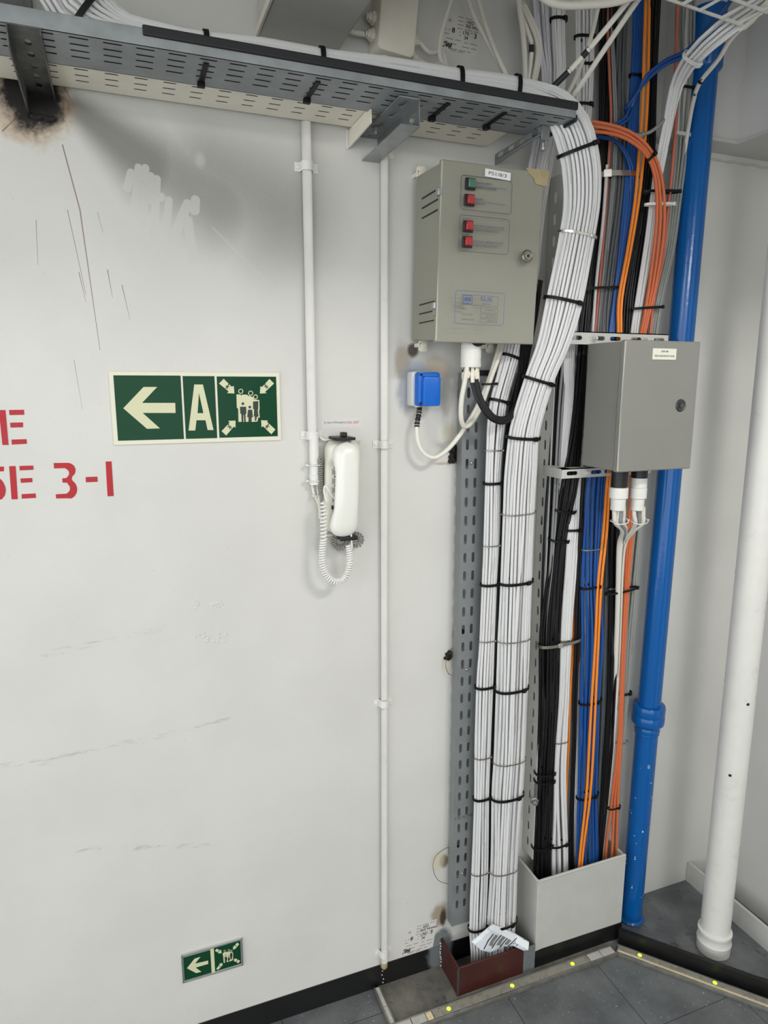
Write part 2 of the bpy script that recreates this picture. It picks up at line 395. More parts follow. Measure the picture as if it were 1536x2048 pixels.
    def plate(s, O, U, Vv, lu, lv, th, holes, hl, hw, along='u'):
        """perforated plate: rows of slots really cut through. holes: list of (cu, cv) centres on a regular grid"""
        O, U, Vv = V(O), V(U).normalized(), V(Vv).normalized(); Nn = U.cross(Vv)*th
        cus = sorted({round(h[0], 5) for h in holes}); cvs = sorted({round(h[1], 5) for h in holes}); H = {(round(a, 5), round(b, 5)) for a, b in holes}
        gu = [0]+[(a+b)/2 for a, b in zip(cus, cus[1:])]+[lu]; gv = [0]+[(a+b)/2 for a, b in zip(cvs, cvs[1:])]+[lv]
        su, sv = (hl/2, hw/2) if along == 'u' else (hw/2, hl/2)
        def P(a, b, k): return O+U*a+Vv*b+(Nn if k else V((0, 0, 0)))
        for i, cu in enumerate(cus):
            for j, cv in enumerate(cvs):
                u0, u1, v0, v1 = gu[i], gu[i+1], gv[j], gv[j+1]
                if (cu, cv) not in H:
                    for k in (0, 1): s.quad(*[P(a, b, k) for a, b in ((u0, v0), (u1, v0), (u1, v1), (u0, v1))])
                    continue
                rr = min(su, sv); ring = []; out = []
                for a0 in (0, 90, 180, 270):
                    for kk in range(3):
                        an = math.radians(a0+45*kk); sx = 1 if a0 in (0, 270) else -1; sy = 1 if a0 in (0, 90) else -1
                        ring.append((cu+sx*(su-rr)+rr*math.cos(an), cv+sy*(sv-rr)+rr*math.sin(an)))
                        X = u1 if sx > 0 else u0; Y_ = v1 if sy > 0 else v0
                        first = (kk == 0); mid = (kk == 1)
                        if mid: out.append((X, Y_))
                        elif (a0 in (0, 180)) == first: out.append((X, cv+sy*(sv-rr)))
                        else: out.append((cu+sx*(su-rr), Y_))
                n = 12
                for k in (0, 1):
                    s.add([P(a, b, k) for a, b in ring]+[P(a, b, k) for a, b in out], [(q, (q+1) % n, n+(q+1) % n, n+q) for q in range(n)])
                s.add([P(a, b, 0) for a, b in ring]+[P(a, b, 1) for a, b in ring], [(q, (q+1) % n, n+(q+1) % n, n+q) for q in range(n)])
        for a, b in (((0, 0), (lu, 0)), ((lu, 0), (lu, lv)), ((lu, lv), (0, lv)), ((0, lv), (0, 0))):
            s.quad(P(*a, 0), P(*b, 0), P(*b, 1), P(*a, 1))
        return s
    def obj(s, name, m, parent=None, loc=None, smooth=None):
        me = bpy.data.meshes.new(name)
        if parent is None:
            if loc is None:
                lo = [min(q[k] for q in s.v) for k in range(3)]; hi = [max(q[k] for q in s.v) for k in range(3)]
                loc = ((lo[0]+hi[0])/2, (lo[1]+hi[1])/2, lo[2])
            L = V(loc)
        else: L = V((0, 0, 0))
        me.from_pydata([tuple(q-L) for q in s.v], [], s.f); me.update()
        for pl, f in zip(me.polygons, s.sm): pl.use_smooth = f if smooth is None else smooth
        if s.uv:
            us, n = s.uv; lay = me.uv_layers.new(name='UVMap')
            for pl in me.polygons:
                for li in pl.loop_indices:
                    vi = me.loops[li].vertex_index; i, k = divmod(vi, n)
                    if i >= len(us): continue
                    lay.data[li].uv = (us[i], k/n)
        me.set_sharp_from_angle(angle=math.radians(38))
        me.materials.append(M[m] if isinstance(m, str) else m)
        o = bpy.data.objects.new(name, me); C.objects.link(o)
        if parent is None: o.location = L
        else:
            o.parent = parent
            if parent.parent is None: o.location = -V(parent.location)
        return o
def fixn(o):                                # consistent outward normals
    import bmesh
    bm = bmesh.new(); bm.from_mesh(o.data); bmesh.ops.recalc_face_normals(bm, faces=bm.faces); bm.to_mesh(o.data); bm.free(); return o
def bev(o, w_=.001, n=2, ang=30):
    b = o.modifiers.new('bevel', 'BEVEL'); b.width = w_; b.segments = n; b.limit_method = 'ANGLE'; b.angle_limit = math.radians(ang); return o
def tag(o, label, cat, group=None):
    o['label'] = label; o['category'] = cat
    if group: o['group'] = group
    return o
def thing(name, label, cat, loc, group=None):
    o = bpy.data.objects.new(name, None); C.objects.link(o); o.location = loc; o.empty_display_size = .03
    return tag(o, label, cat, group)
def struct(o): o['kind'] = 'structure'; return o
def cr(pts, n):                             # smooth path through points, n samples per span
    P = [V(p) for p in pts]; P = [P[0]*2-P[1]]+P+[P[-1]*2-P[-2]]; out = []
    for i in range(1, len(P)-2):
        a, b, c, d = P[i-1:i+3]
        for k in range(n):
            t = k/n
            out.append(.5*((2*b)+(c-a)*t+(2*a-5*b+4*c-d)*t*t+(3*b-a-3*c+d)*t**3))
    out.append(P[-2]); return out
_tc = {}
def text_geo(body, bold=False):
    if (body, bold) in _tc: return _tc[(body, bold)]
    cu = bpy.data.curves.new('t', 'FONT'); cu.body = body; cu.resolution_u = 2
    if bold: cu.offset = .02
    o = bpy.data.objects.new('t', cu); C.objects.link(o)
    bpy.context.view_layer.update()
    dg = bpy.context.evaluated_depsgraph_get(); me = bpy.data.meshes.new_from_object(o.evaluated_get(dg))
    vs = [v.co.copy() for v in me.vertices]; fs = [tuple(p.vertices) for p in me.polygons]
    bpy.data.objects.remove(o); bpy.data.meshes.remove(me)
    x0 = min(v.x for v in vs); x1 = max(v.x for v in vs); y0 = min(v.y for v in vs); y1 = max(v.y for v in vs)
    _tc[(body, bold)] = (vs, fs, x0, x1, y0, y1); return _tc[(body, bold)]
def text(g, body, p00, p10, p01, bold=False):
    """text filling the parallelogram with lower corner p00, end of baseline p10, top p01"""
    vs, fs, x0, x1, y0, y1 = text_geo(body, bold); p00, p10, p01 = V(p00), V(p10), V(p01)
    return g.add([p00+(p10-p00)*((v.x-x0)/(x1-x0))+(p01-p00)*((v.y-y0)/(y1-y0)) for v in vs], fs)
def decal(name, polys, Y, m, parent, th=.0004):
    """flat painted shapes on a plane facing the room: polys in frame coordinates"""
    g = G()
    for p in polys: g.prism([at(u, v, Y) for u, v in p], (0, th, 0))
    return fixn(g.obj(name, m, parent))

# ------------------------------------------------------------------ the setting
XR = 1.60
def sbox(name, m, *b): return struct(G().box(*b).obj(name, m, loc=(0, 0, 0)))
sbox('wall_back', 'wall', -2.25, XR+.1, 0, .08, -.05, 2.37)
sbox('wall_right', 'wall_plain', XR, XR+.08, -4.2, 0, -.05, 2.37)
sbox('light_baffle_wall', 'wall_plain', .75, XR+.08, -3.5, -3.42, -.05, 2.37)  # unseen partial wall, added to bias the frontal light leftwards
sbox('floor', 'floor', -2.25, XR+.08, -4.2, 0, -.06, 0)
sbox('ceiling', 'wall_plain', -2.28, XR+.08, -4.2, .08, 2.36, 2.42)
sbox('baseboard_back', 'black_band', -2.2, .9115, -.0025, 0, 0, .063)
sbox('baseboard_right', 'white_paint', 1.517, 1.526, -1.6, -.002, .008, .074)
# corner deck behind the curb, and the unpainted patch inside the light strip
struct(G().prism([V((1.186, -.0, .001)), V((XR, 0, .001)), V((XR, -.50, .001)), V((1.186, -.098, .001))], (0, 0, .010)).obj('floor_corner', 'deck_wet', loc=(0, 0, 0)))
struct(G().box(.512, 1.16, -.108, 0, 0, .003).obj('floor_patch', 'deck_raw', loc=(0, 0, 0)))
cu0, cu1 = V((1.170, -.110, 0)), V((1.170+.42, -.110-.485, 0)); cdv = (cu1-cu0).normalized(); cnv = V((-cdv.y, cdv.x, 0)); cnv = cnv if cnv.y > 0 else -cnv
g = G().prism([cu0, cu1, cu1+cnv*.012, cu0+cnv*.012], (0, 0, .042)); struct(g.obj('trim_1', 'black_paint', loc=(0, 0, 0)))
# stiffener shelf high in the corner, with the upper wall plating set forward of it
g = G().box(1.22, XR, -.055, 0, 2.062, 2.36); struct(g.obj('trim_2', 'wall_plain', loc=(0, 0, 0)))
g = G().box(1.20, XR, -.066, 0, 2.055, 2.0625).box(1.392, XR, -1.5, -.066, 2.055, 2.0625); struct(g.obj('trim_3', 'white_paint', loc=(0, 0, 0)))
g = G().box(1.404, XR, -1.5, -.055, 2.064, 2.36); struct(g.obj('trim_4', 'wall_plain', loc=(0, 0, 0)))
pts = [V((1.2+.0125*k, -.0015+.001*math.sin(k*2.1), 2.040+.0012*math.sin(k*1.3))) for k in range(31)]
struct(G().tube(pts, [.0028+.0009*math.sin(k*1.7) for k in range(31)], 6).obj('trim_5', 'white_paint', loc=(0, 0, 0)))

sbox('shade_beam', 'wall_plain', -2.2, XR, -1.06, -1.0, 2.10, 2.36)  # unseen beam, added to shade the wall above the tray

# ------------------------------------------------------------------ painted stencil lettering on the wall
LC = crop(0, 780, 5.12)
def painted(name, polys, label):
    g = G()
    for p in polys: g.prism([at(u, v, -.0006) for u, v in LC(p)], (0, .0007, 0))
    return tag(fixn(g.obj(name, 'stencil_red')), label, 'lettering', 'red stencil lettering on the wall')
painted('stencil_letter', [[(-12, 205), (56, 205), (88, 563), (24, 563)], [(92, 205), (245, 202), (249, 254), (96, 257)], [(103, 335), (236, 332), (235, 382), (107, 385)], [(117, 508), (272, 503), (276, 551), (121, 559)]],
        'red stencilled letter E on the upper of the two painted lines')
arc3 = [(549, 748), (690, 746)]+[(690+84*math.sin(a), 823-77*math.cos(a)) for a in [k*PI/10 for k in range(1, 9)]]+[(735, 917)]+[(700+90*math.sin(a), 1018-98*math.cos(a)) for a in [.55+k*.23 for k in range(11)]]+[(700, 1109), (574, 1111), (571, 1068), (680, 1062)]+[(665+52*math.sin(a), 1008+52*math.cos(a)) for a in [k*PI/10 for k in range(2, 9)]]+[(690, 950), (640, 948), (637, 905), (680, 901)]+[(660+48*math.sin(a), 852+46*math.cos(a)) for a in [k*PI/8 for k in range(2, 8)]]+[(665, 800), (553, 803)]
painted('stencil_line', [[(-30, 786), (40, 784), (40, 832), (-30, 836)], [(-30, 905), (0, 908), (30, 940), (52, 985), (60, 1030), (50, 1080), (20, 1118), (-30, 1130)],
        [(93, 780), (160, 779), (182, 1118), (118, 1120)], [(197, 778), (340, 774), (343, 817), (202, 824)], [(208, 906), (330, 901), (332, 944), (214, 951)], [(221, 1067), (364, 1059), (369, 1105), (222, 1113)],
        arc3, [(877, 892), (997, 887), (1001, 940), (879, 946)], [(1081, 733), (1142, 731), (1165, 1086), (1101, 1089)]],
        'red stencilled line with a digit, dash and stroke on the lower painted row')

# ------------------------------------------------------------------ green evacuation signs
def rect_around(pts, Y):
    Q = [at(u, v, Y) for u, v in pts]
    x0 = (Q[0].x+Q[3].x)/2; x1 = (Q[1].x+Q[2].x)/2; z1 = (Q[0].z+Q[1].z)/2; z0 = (Q[2].z+Q[3].z)/2
    return x0, x1, z0, z1
def circ(cx, cy, r, n=18, sy=1): return [(cx+r*math.cos(2*PI*k/n), cy+r*sy*math.sin(2*PI*k/n)) for k in range(n)]
def ring_polys(cx, cy, r0, r1, n=20):
    return [[(cx+r1*math.cos(a), cy+r1*math.sin(a)), (cx+r1*math.cos(b), cy+r1*math.sin(b)), (cx+r0*math.cos(b), cy+r0*math.sin(b)), (cx+r0*math.cos(a), cy+r0*math.sin(a))]
            for a, b in [(2*PI*k/n, 2*PI*(k+1)/n) for k in range(n)]]
def sign(label, outer, panels, glow, rings, dark, cf, frame_mat, frame_w=0):
    th = .004
    x0, x1, z0, z1 = rect_around(cf(outer), -th)
    t = thing('evacuation_sign', label, 'sign', ((x0+x1)/2, 0, z0))
    bev(G().box(x0, x1, -th, 0, z0, z1).obj('sign_plate', frame_mat, t), .0006)
    g = G()
    for p in panels:
        a, b, c, d = rect_around(cf(p), -th-.0004); g.box(a, b, -th-.0004, -th+.0002, c, d)
    g.obj('green_panel', 'sign_green', t)
    decal('pictogram', [cf(p) for p in glow+rings], -th-.0008, 'sign_glow', t)
    decal('pictogram_pattern', [cf(p) for p in dark], -th-.0012, 'sign_dark', t)
    return t, (x0, x1, z0, z1), th
def runner(cx, cy, s, m=1):
    return [circ(cx+m*8*s, cy-15*s, 5*s, 10), [(cx-3*s, cy-10*s), (cx+m*9*s, cy-8*s), (cx+m*4*s, cy+4*s), (cx-m*4*s, cy+4*s)],
            [(cx-m*4*s, cy+2*s), (cx+m*3*s, cy+3*s), (cx+m*1*s, cy+16*s), (cx-m*4*s, cy+16*s)], [(cx-m*3*s, cy+2*s), (cx-m*12*s, cy+14*s), (cx-m*16*s, cy+11*s), (cx-m*7*s, cy-1*s)],
            [(cx+m*6*s, cy-8*s), (cx+m*16*s, cy+0*s), (cx+m*14*s, cy+4*s), (cx+m*4*s, cy-3*s)], [(cx-m*2*s, cy-9*s), (cx-m*13*s, cy-3*s), (cx-m*11*s, cy+1*s), (cx-m*1*s, cy-4*s)]]
SC = crop(200, 720, 4.042)
fig = [(1103, 278), (1134, 279), (1142, 288), (1150, 279), (1190, 281), (1198, 290), (1212, 290), (1235, 300), (1245, 318), (1288, 324), (1290, 402), (1285, 408), (1292, 464), (1279, 466), (1274, 497), (1240, 500), (1180, 500), (1120, 500), (1117, 395), (1106, 385)]
t, _, _ = sign('large green sign with pale arrow, letter A and assembly pictogram beside the red stencilling',
     [(65, 90), (1450, 103), (1467, 648), (117, 690)],
     [[(106, 122), (650, 128), (680, 637), (147, 655)], [(667, 129), (925, 131), (948, 632), (695, 637)], [(942, 132), (1423, 136), (1438, 616), (966, 629)]],
     [[(188, 390), (352, 218), (462, 218), (340, 347), (608, 347), (611, 428), (345, 428), (485, 553), (380, 556)],
      [(762, 198), (800, 198), (800, 265), (789, 430), (780, 487), (770, 570), (716, 570)], [(800, 198), (832, 198), (918, 566), (870, 566), (853, 487), (836, 430), (800, 265)], [(789, 430), (836, 430), (853, 487), (780, 487)],
      fig, [(962, 190), (1000, 152), (1062, 214), (1082, 212), (1086, 271), (1028, 268), (1040, 254)], [(1370, 153), (1407, 190), (1335, 258), (1348, 268), (1293, 271), (1297, 212), (1310, 218)],
      [(1020, 610), (983, 575), (1048, 506), (1037, 492), (1096, 490), (1095, 548), (1082, 538)], [(1418, 562), (1385, 600), (1318, 535), (1306, 545), (1303, 487), (1358, 489), (1350, 500)]],
     ring_polys(1138, 253, 14, 20)+ring_polys(1218, 268, 14, 20)+ring_polys(1257, 298, 13, 19),
     [circ(1155, 353, 11), [(1132, 378), (1181, 378), (1183, 432), (1176, 438), (1178, 500), (1166, 500), (1164, 445), (1159, 445), (1159, 500), (1145, 500), (1143, 438), (1134, 432)],
      circ(1211, 381, 11), [(1197, 402), (1230, 402), (1236, 462), (1226, 464), (1226, 500), (1200, 500), (1201, 464), (1190, 462)],
      [(1237, 336), (1280, 332), (1279, 400), (1274, 405), (1282, 455), (1268, 462), (1262, 492), (1252, 490), (1252, 458), (1244, 455), (1246, 400), (1238, 395)]]
     + sum([runner(x, y, 1.15, m) for x, y, m in ((1030, 216, 1), (1344, 214, -1), (1048, 541, -1), (1352, 537, 1))], []), SC, 'sign_edge')
SS = crop(350, 1860, 10.24)
figS = [(975, 490), (1000, 462), (1080, 448), (1125, 450), (1190, 462), (1188, 600), (1175, 625), (1125, 640), (1090, 655), (1030, 650), (1022, 672), (998, 676), (990, 560)]
ts, rb, th_ = sign('small green arrow sign with assembly pictogram low on the wall above the black baseboard',
     [(120, 530), (1375, 165), (1395, 715), (165, 1075)],
     [[(162, 572), (722, 410), (752, 880), (205, 1030)], [(792, 388), (1335, 210), (1362, 690), (820, 845)]],
     [[(245, 785), (400, 590), (520, 552), (408, 692), (678, 628), (680, 695), (420, 770), (540, 855), (435, 882)],
      [(722, 395), (795, 375), (822, 870), (752, 890)], figS,
      [(850, 385), (930, 420), (942, 405), (958, 470), (890, 485), (900, 470), (820, 430)], [(1275, 258), (1315, 290), (1245, 375), (1215, 395), (1185, 398), (1195, 335), (1215, 330)],
      [(845, 800), (920, 700), (905, 690), (972, 680), (975, 720), (955, 738), (885, 815)], [(1335, 630), (1300, 682), (1230, 645), (1210, 640), (1205, 595), (1265, 588), (1262, 600)]],
     ring_polys(1020, 430, 16, 22)+ring_polys(1105, 418, 16, 22)+ring_polys(1155, 430, 14, 20),
     [circ(1038, 520, 11), [(1015, 556), (1066, 550), (1068, 620), (1055, 625), (1055, 655), (1020, 660), (1024, 612)], circ(1103, 533, 11), [(1090, 560), (1118, 556), (1128, 610), (1112, 616), (1110, 645), (1092, 646), (1084, 618)],
      [(1128, 478), (1172, 470), (1174, 530), (1160, 600), (1140, 604), (1130, 530)]]+sum([runner(x, y, .9, m) for x, y, m in ((895, 437, 1), (1245, 330, -1), (915, 745, -1), (1265, 637, 1))], []), SS, 'silver_foil')
x0, x1, z0, z1 = rb
g = G()
for a in ((x0, x1, z1-.003, z1), (x0, x1, z0, z0+.003), (x0, x0+.003, z0, z1), (x1-.003, x1, z0, z1)): g.box(a[0], a[1], -th_-.002, -th_, a[2], a[3])
bev(g.obj('rim', 'galv_bright', ts), .0006)


# ------------------------------------------------------------------ conduits on the wall
def clamp(parent, x, z, r, m='pipe_paint', hw=.023):
    """saddle clip: strap bowed over the pipe with two screwed ears"""
    g = G(); hh = .0085; y0 = -.0022
    prof = [(-hw, y0), (-hw+.001, y0)]+[(-r-.003, y0)]+[((r+.0022)*math.cos(a), -(r+.002)-(r+.0022)*math.sin(a)) for a in [PI-k*PI/10 for k in range(11)]]+[(r+.003, y0), (hw-.001, y0), (hw, y0)]
    vs = []
    for zz in (z-hh, z+hh):
        for px, py in prof: vs.append(V((x+px, py, zz)))
        for px, py in prof:
            l = math.hypot(px, py+r+.002) or 1; k = (l-.0018)/l if abs(px) < r+.0026 and py < y0-.0005 else 1
            vs.append(V((x+px*k, (py+r+.002)*k-r-.002 if k != 1 else py+.0018, zz)))
    n = len(prof); fs = []
    for i in range(n-1):
        fs += [(i, i+1, 2*n+i+1, 2*n+i), (n+i, 3*n+i, 3*n+i+1, n+i+1), (2*n+i, 2*n+i+1, 3*n+i+1, 3*n+i), (i, n+i, n+i+1, i+1)]
    fs += [(0, 2*n, 3*n, n), (n-1, 2*n-1, 4*n-1, 3*n-1)]
    c = fixn(g.add(vs, fs).obj('pipe_clamp', m, parent))
    for sx in (-1, 1):
        s = G().lathe((x+sx*(hw-.0065), y0-.0003, z), (0, -1, 0), [(0, .0042), (.001, .0042), (.0018, .003), (.0019, 0)], 14)
        s.box(x+sx*(hw-.0065)-.0032, x+sx*(hw-.0065)+.0032, y0-.0024, y0-.0016, z-.0005, z+.0005)
        s.obj('clamp_screw', m, c)
    return c
xc1, xc2 = .3645, .5245
r1, r2 = .0095, .0080
t = thing('wall_conduit', 'white painted conduit ending in a wider sleeve beside the telephone', 'conduit', (xc1, -.011, 1.30))
G().cyl((xc1, -r1-.002, 1.40), (xc1, -r1-.002, 1.99), r1).obj('pipe', 'pipe_paint', t)
G().lathe((xc1+.003, -r1-.004, 1.296), (0, 0, 1), [(0, r1), (.0, r1+.0016), (.02, r1+.0016), (.021, r1+.0006), (.108, r1+.0004), (.11, r1)]).obj('end_sleeve', 'pipe_paint', t)
for v in (333, 871): clamp(t, xc1+.001, at(612, v, -.01).z, r1)
t = thing('wall_conduit', 'thin white painted conduit running down the wall to the black baseboard', 'conduit', (xc2, -.01, .06))
G().cyl((xc2, -r2-.002, .068), (xc2, -r2-.002, 1.985), r2).obj('pipe', 'pipe_paint', t)
G().lathe((xc2, -r2-.002, .060), (0, 0, 1), [(0, .006), (.004, r2+.0005), (.014, r2+.0008), (.018, r2)]).obj('pipe_end', 'tape_tan', t)
for v in (303, 889, 1407, 1908): clamp(t, xc2, at(765, v, -.01).z, r2)
# two thin leads tied to the sleeve end
for k, (dx, z1_) in enumerate(((-.004, 1.300), (.006, 1.345))):
    p = cr([(xc1+dx+.002, -.012, z1_), (xc1+dx+.004, -.013, 1.28), (xc1+.012+.001*k, -.012, 1.25), (xc1+.0135+.004*k, -.01, 1.222-.008*k)], 8)
    tag(G().tube(p, .0028, 8, uv=True).obj('stub_cable', 'cream_cable'), ['cream cable stub leaving the mouth of the conduit sleeve beside the phone', 'cream cable tied along the side of the conduit sleeve, longer than its neighbour'][k], 'cable')
for k, z in enumerate((1.337, 1.304, 1.272)):
    g = G(); N = 24; rr = (r1+.0045, r1+.0045, .0075)[k]; cx = (xc1+.004, xc1+.004, xc1+.009)[k]
    g.tube([V((cx+rr*1.12*math.cos(2*PI*i/N), -.013+rr*math.sin(2*PI*i/N)*.95, z)) for i in range(N)], .0013, 6, closed=True)
    o = tag(g.obj('cable_tie', 'tie_white'), 'white cable tie on the conduit sleeve beside the phone, '+('uppermost of three', 'middle one of three', 'lowest, round the loose leads')[k], 'cable tie', 'white ties on the conduit sleeve')
    G().box(cx-rr*1.12-.004, cx-rr*1.12+.001, -.018, -.010, z-.002, z+.0025).obj('locking_head', 'tie_white', o)

# ------------------------------------------------------------------ telephone
PX_ = .424
t = thing('wall_telephone', 'off-white slim corded telephone hung on the wall under the small notice', 'telephone', (PX_, 0, 1.19))
def loft(secs, n=28, e=2.6):
    """secs: (z, cx, half width, y centre, half depth) -> rounded-section body"""
    g = G(); vs = []
    for z, cx, hw, cy, hd in secs:
        for k in range(n):
            a = 2*PI*k/n; c, s_ = math.cos(a), math.sin(a)
            vs.append(V((cx+hw*math.copysign(abs(c)**(2/e), c), cy+hd*math.copysign(abs(s_)**(2/e), s_), z)))
    fs = [(i*n+k, i*n+(k+1) % n, (i+1)*n+(k+1) % n, (i+1)*n+k) for i in range(len(secs)-1) for k in range(n)]
    g.add(vs, fs, True); g.f += [tuple(range(n-1, -1, -1)), tuple((len(secs)-1)*n+k for k in range(n))]; g.sm += [True, True]
    return g
def tsm(a, b, x): x = max(0, min(1, (x-a)/(b-a))); return x*x*(3-2*x)
zb, zt = 1.190, 1.392
PX_ = .4225
secs = []
for i in range(41):                         # base: deep at both ends, hollowed where the keys are
    q = i/40; z = zb+(zt-zb)*q; e = min(q, 1-q)*(zt-zb)
    hw = .0345*(1-max(0, 1-e/.026)**2.6)**.5+.001; y1 = -.006; dep = .030+.016*(1-tsm(.0, .3, q))+.016*tsm(.70, .82, q)
    dep *= .5+.5*(1-max(0, 1-e/.02)**2)
    secs.append((z, PX_-.001+.006*(q-.5), hw, y1-dep/2, dep/2))
loft(secs, 32, 4).obj('base', 'phone_side', t)
def hx(q): return PX_-.0030+.009*(.5-q)*-1
secs = []
for i in range(49):                         # handset: a bowed bar with fuller ends
    q = i/48; z = zb-.001+(zt-zb-.004)*q; e = min(q, 1-q)*(zt-zb)
    full = max(tsm(.34, .12, q) if q < .5 else 0, tsm(.66, .86, q) if q > .5 else 0)
    rnd = (1-max(0, 1-e/.030)**2.4)**.5
    hw = (.0232+.0040*full+.0022*(1-q))*rnd+.0008
    yf = -.082+.016*(q-.5)**2*4*.6; yb = -.060+.022*full
    yc = (yf+yb)/2; hd = abs(yb-yf)/2*(.25+.75*rnd)
    secs.append((z, hx(q), hw, yc, hd))
hs = loft(secs, 32, 2.7).obj('handset', 'phone', t)
# keypad strip and keys
g = G().box(PX_-.024, PX_+.018, -.0375, -.030, 1.236, 1.348); kp = g.obj('keypad_panel', 'phone_grey', t)
for r_, row in enumerate(('1', '4', '7', '*', 'R')):
    for c_ in range(3):
        kz = 1.333-.0195*r_*.98; kx = PX_-.0195+.0145*c_
        k_ = G().lathe((kx, -.0370, kz), (0, -1, 0), [(0, .0048), (.002, .0047), (.0028, .0036), (.0029, 0)], 16).obj('key', 'key', kp)
        if c_ == 0:
            g2 = G(); text(g2, row, (kx-.0018, -.0402, kz-.0024), (kx+.0018, -.0402, kz-.0024), (kx-.0018, -.0402, kz+.0024), True)
            fixn(g2.obj('key_legend', 'ink_black', kp))
bev(G().box(PX_-.0275, PX_-.0245, -.0465, -.040, 1.246, 1.254).obj('switch', 'black', t), .0005)
g = G().box(PX_-.022, PX_+.020, -.062, -.008, 1.3895, 1.3955).box(PX_-.004, PX_+.006, -.050, -.030, 1.3955, 1.405); g.prism([V((PX_-.022, -.062, 1.3895)), V((PX_-.030, -.045, 1.3925)), V((PX_-.022, -.028, 1.3955))], (0, 0, .003))
bev(g.obj('cradle_clip', 'black', t), .0015)
bev(G().box(PX_-.016, PX_+.022, -.066, -.020, 1.1815, 1.1905).obj('lower_clip', 'black', t), .002)
bev(G().box(PX_-.042, PX_-.018, -.022, -.002, 1.184, 1.188).obj('bracket_arm', 'pipe_paint', t), .0006)
def helix(path, R, r, pitch, n=10):
    """coil of wire wound round a path; pitch may vary: list matching the path"""
    out = []; ph = 0; a = None
    for i in range(len(path)-1):
        p, q = path[i], path[i+1]; T = (q-p); L = T.length; T.normalize()
        if a is None: a, b = frame_from(T, V((0, 1, 0)))
        else: a = (a-T*a.dot(T)).normalized(); b = T.cross(a)
        pt = pitch(i/(len(path)-1)) if callable(pitch) else pitch
        st = max(1, int(L/pt*n))
        for k in range(st):
            out.append(p+(q-p)*(k/st)+(a*math.cos(ph)+b*math.sin(ph))*R); ph += 2*PI*L/pt/st
    return out
YC = -.052
cp = [at(u, v, YC) for u, v in ((676, 985), (660, 975), (652, 990), (648, 1003), (647, 1040), (647, 1075), (645, 1100), (646, 1130), (655, 1152), (672, 1163), (690, 1155), (699, 1130), (699, 1105), (697, 1088))]
lead = cr(cp[:4], 8); body = cr(cp[3:], 14)
coil = helix(body, .0058, .0021, lambda s_: .0078 if s_ < .22 else .0052)
g = G().tube(coil, .0022, 7)
g.tube(cr([at(681, 1000, -.045), at(668, 996, -.05), at(656, 978, -.052), at(650, 972, -.05), at(648, 984, -.05), coil[0]], 6), .0019, 7)
g.tube(cr([coil[-1], at(704, 1095, -.058), at(703, 1080, -.062), at(702, 1062, -.066)], 6), .0019, 7)
tag(g.obj('coiled_cord', 'cord'), 'white coiled handset cord hanging in a loop below the telephone', 'cord')
g = G().tube(helix(cr([at(u, v, -.020) for u, v in ((636, 918), (640, 925), (640, 960), (643, 990))], 12), .0052, .002, .0046), .0019, 6)
tag(g.obj('coiled_cord', 'cord_grey'), 'short greyish coiled cord hanging between the conduit sleeve and the telephone', 'cord')
lp = [at(u, v, -.030) for u, v in ((676, 1070), (667, 1080), (672, 1094), (686, 1094), (696, 1084), (690, 1074), (702, 1072), (714, 1070), (722, 1078), (718, 1088), (708, 1088), (704, 1080))]
g = G().tube(helix(cr(lp, 10), .0058, .002, .0048), .0020, 6)
tag(g.obj('coiled_cord', 'cord_grey'), 'greyish coiled cord knotted in two loops just under the telephone', 'cord')
# small cable from the clip to the phone
tag(G().tube(cr([at(637, 872, -.006), at(648, 880, -.008), at(662, 878, -.012), at(676, 880, -.02)], 6), .0026, 7).obj('stub_cable', 'pipe_paint'), 'white painted cable from the conduit clip to the top of the telephone', 'cable')
# notice
x0, x1, z0, z1 = rect_around([(642, 836), (722, 836), (722, 855), (642, 858)], 0)
t = thing('notice', 'small faded notice strip with one line of print above the telephone', 'notice', ((x0+x1)/2, 0, z0))
G().box(x0, x1, -.0006, 0, z0, z1).obj('strip', 'sticker_clear', t)
g = G(); zz = (z0+z1)/2-.0015; xx = x0+.007; wd = x1-x0-.011
text(g, 'In case of Emergency', (xx, -.0008, zz), (xx+wd*.62, -.0008, zz), (xx, -.0008, zz+.0058)); fixn(g.obj('notice_text', 'ink', t))
g = G(); text(g, 'DIAL 2000"', (xx+wd*.645, -.0008, zz), (xx+wd, -.0008, zz), (xx+wd*.645, -.0008, zz+.0058)); fixn(g.obj('notice_number', 'ink_red', t))
# weld/screw remains near the phone
g = G()
for k in range(9):
    p = at(718+random.uniform(-5, 5), 890+random.uniform(-9, 8), 0); g.lathe(p, (0, -1, 0), [(-.001, .0022), (.0008, .002), (.0018, .001), (.002, 0)], 8)
tag(g.obj('paint_lump', 'wall_plain'), 'small lumpy painted-over weld scar on the wall beside the telephone', 'weld scar')
for u0, v0, s_, lb in ((420, 1210, 40, 'faint painted-over row of weld bumps in the middle of the wall, upper patch'), (425, 1275, 45, 'faint painted-over cluster of weld bumps in the middle of the wall, lower patch')):
    g = G()
    for k in range(16):
        p = at(u0+random.uniform(-1, 1)*s_*.8, v0+random.uniform(-1, 1)*s_*.2, 0); rr = random.uniform(.002, .0045); g.lathe(p, (0, -1, 0), [(-.001, rr), (.0004, rr*.9), (.001, rr*.5), (.0011, 0)], 8)
    tag(g.obj('paint_lump', 'wall_plain'), lb, 'weld scar')

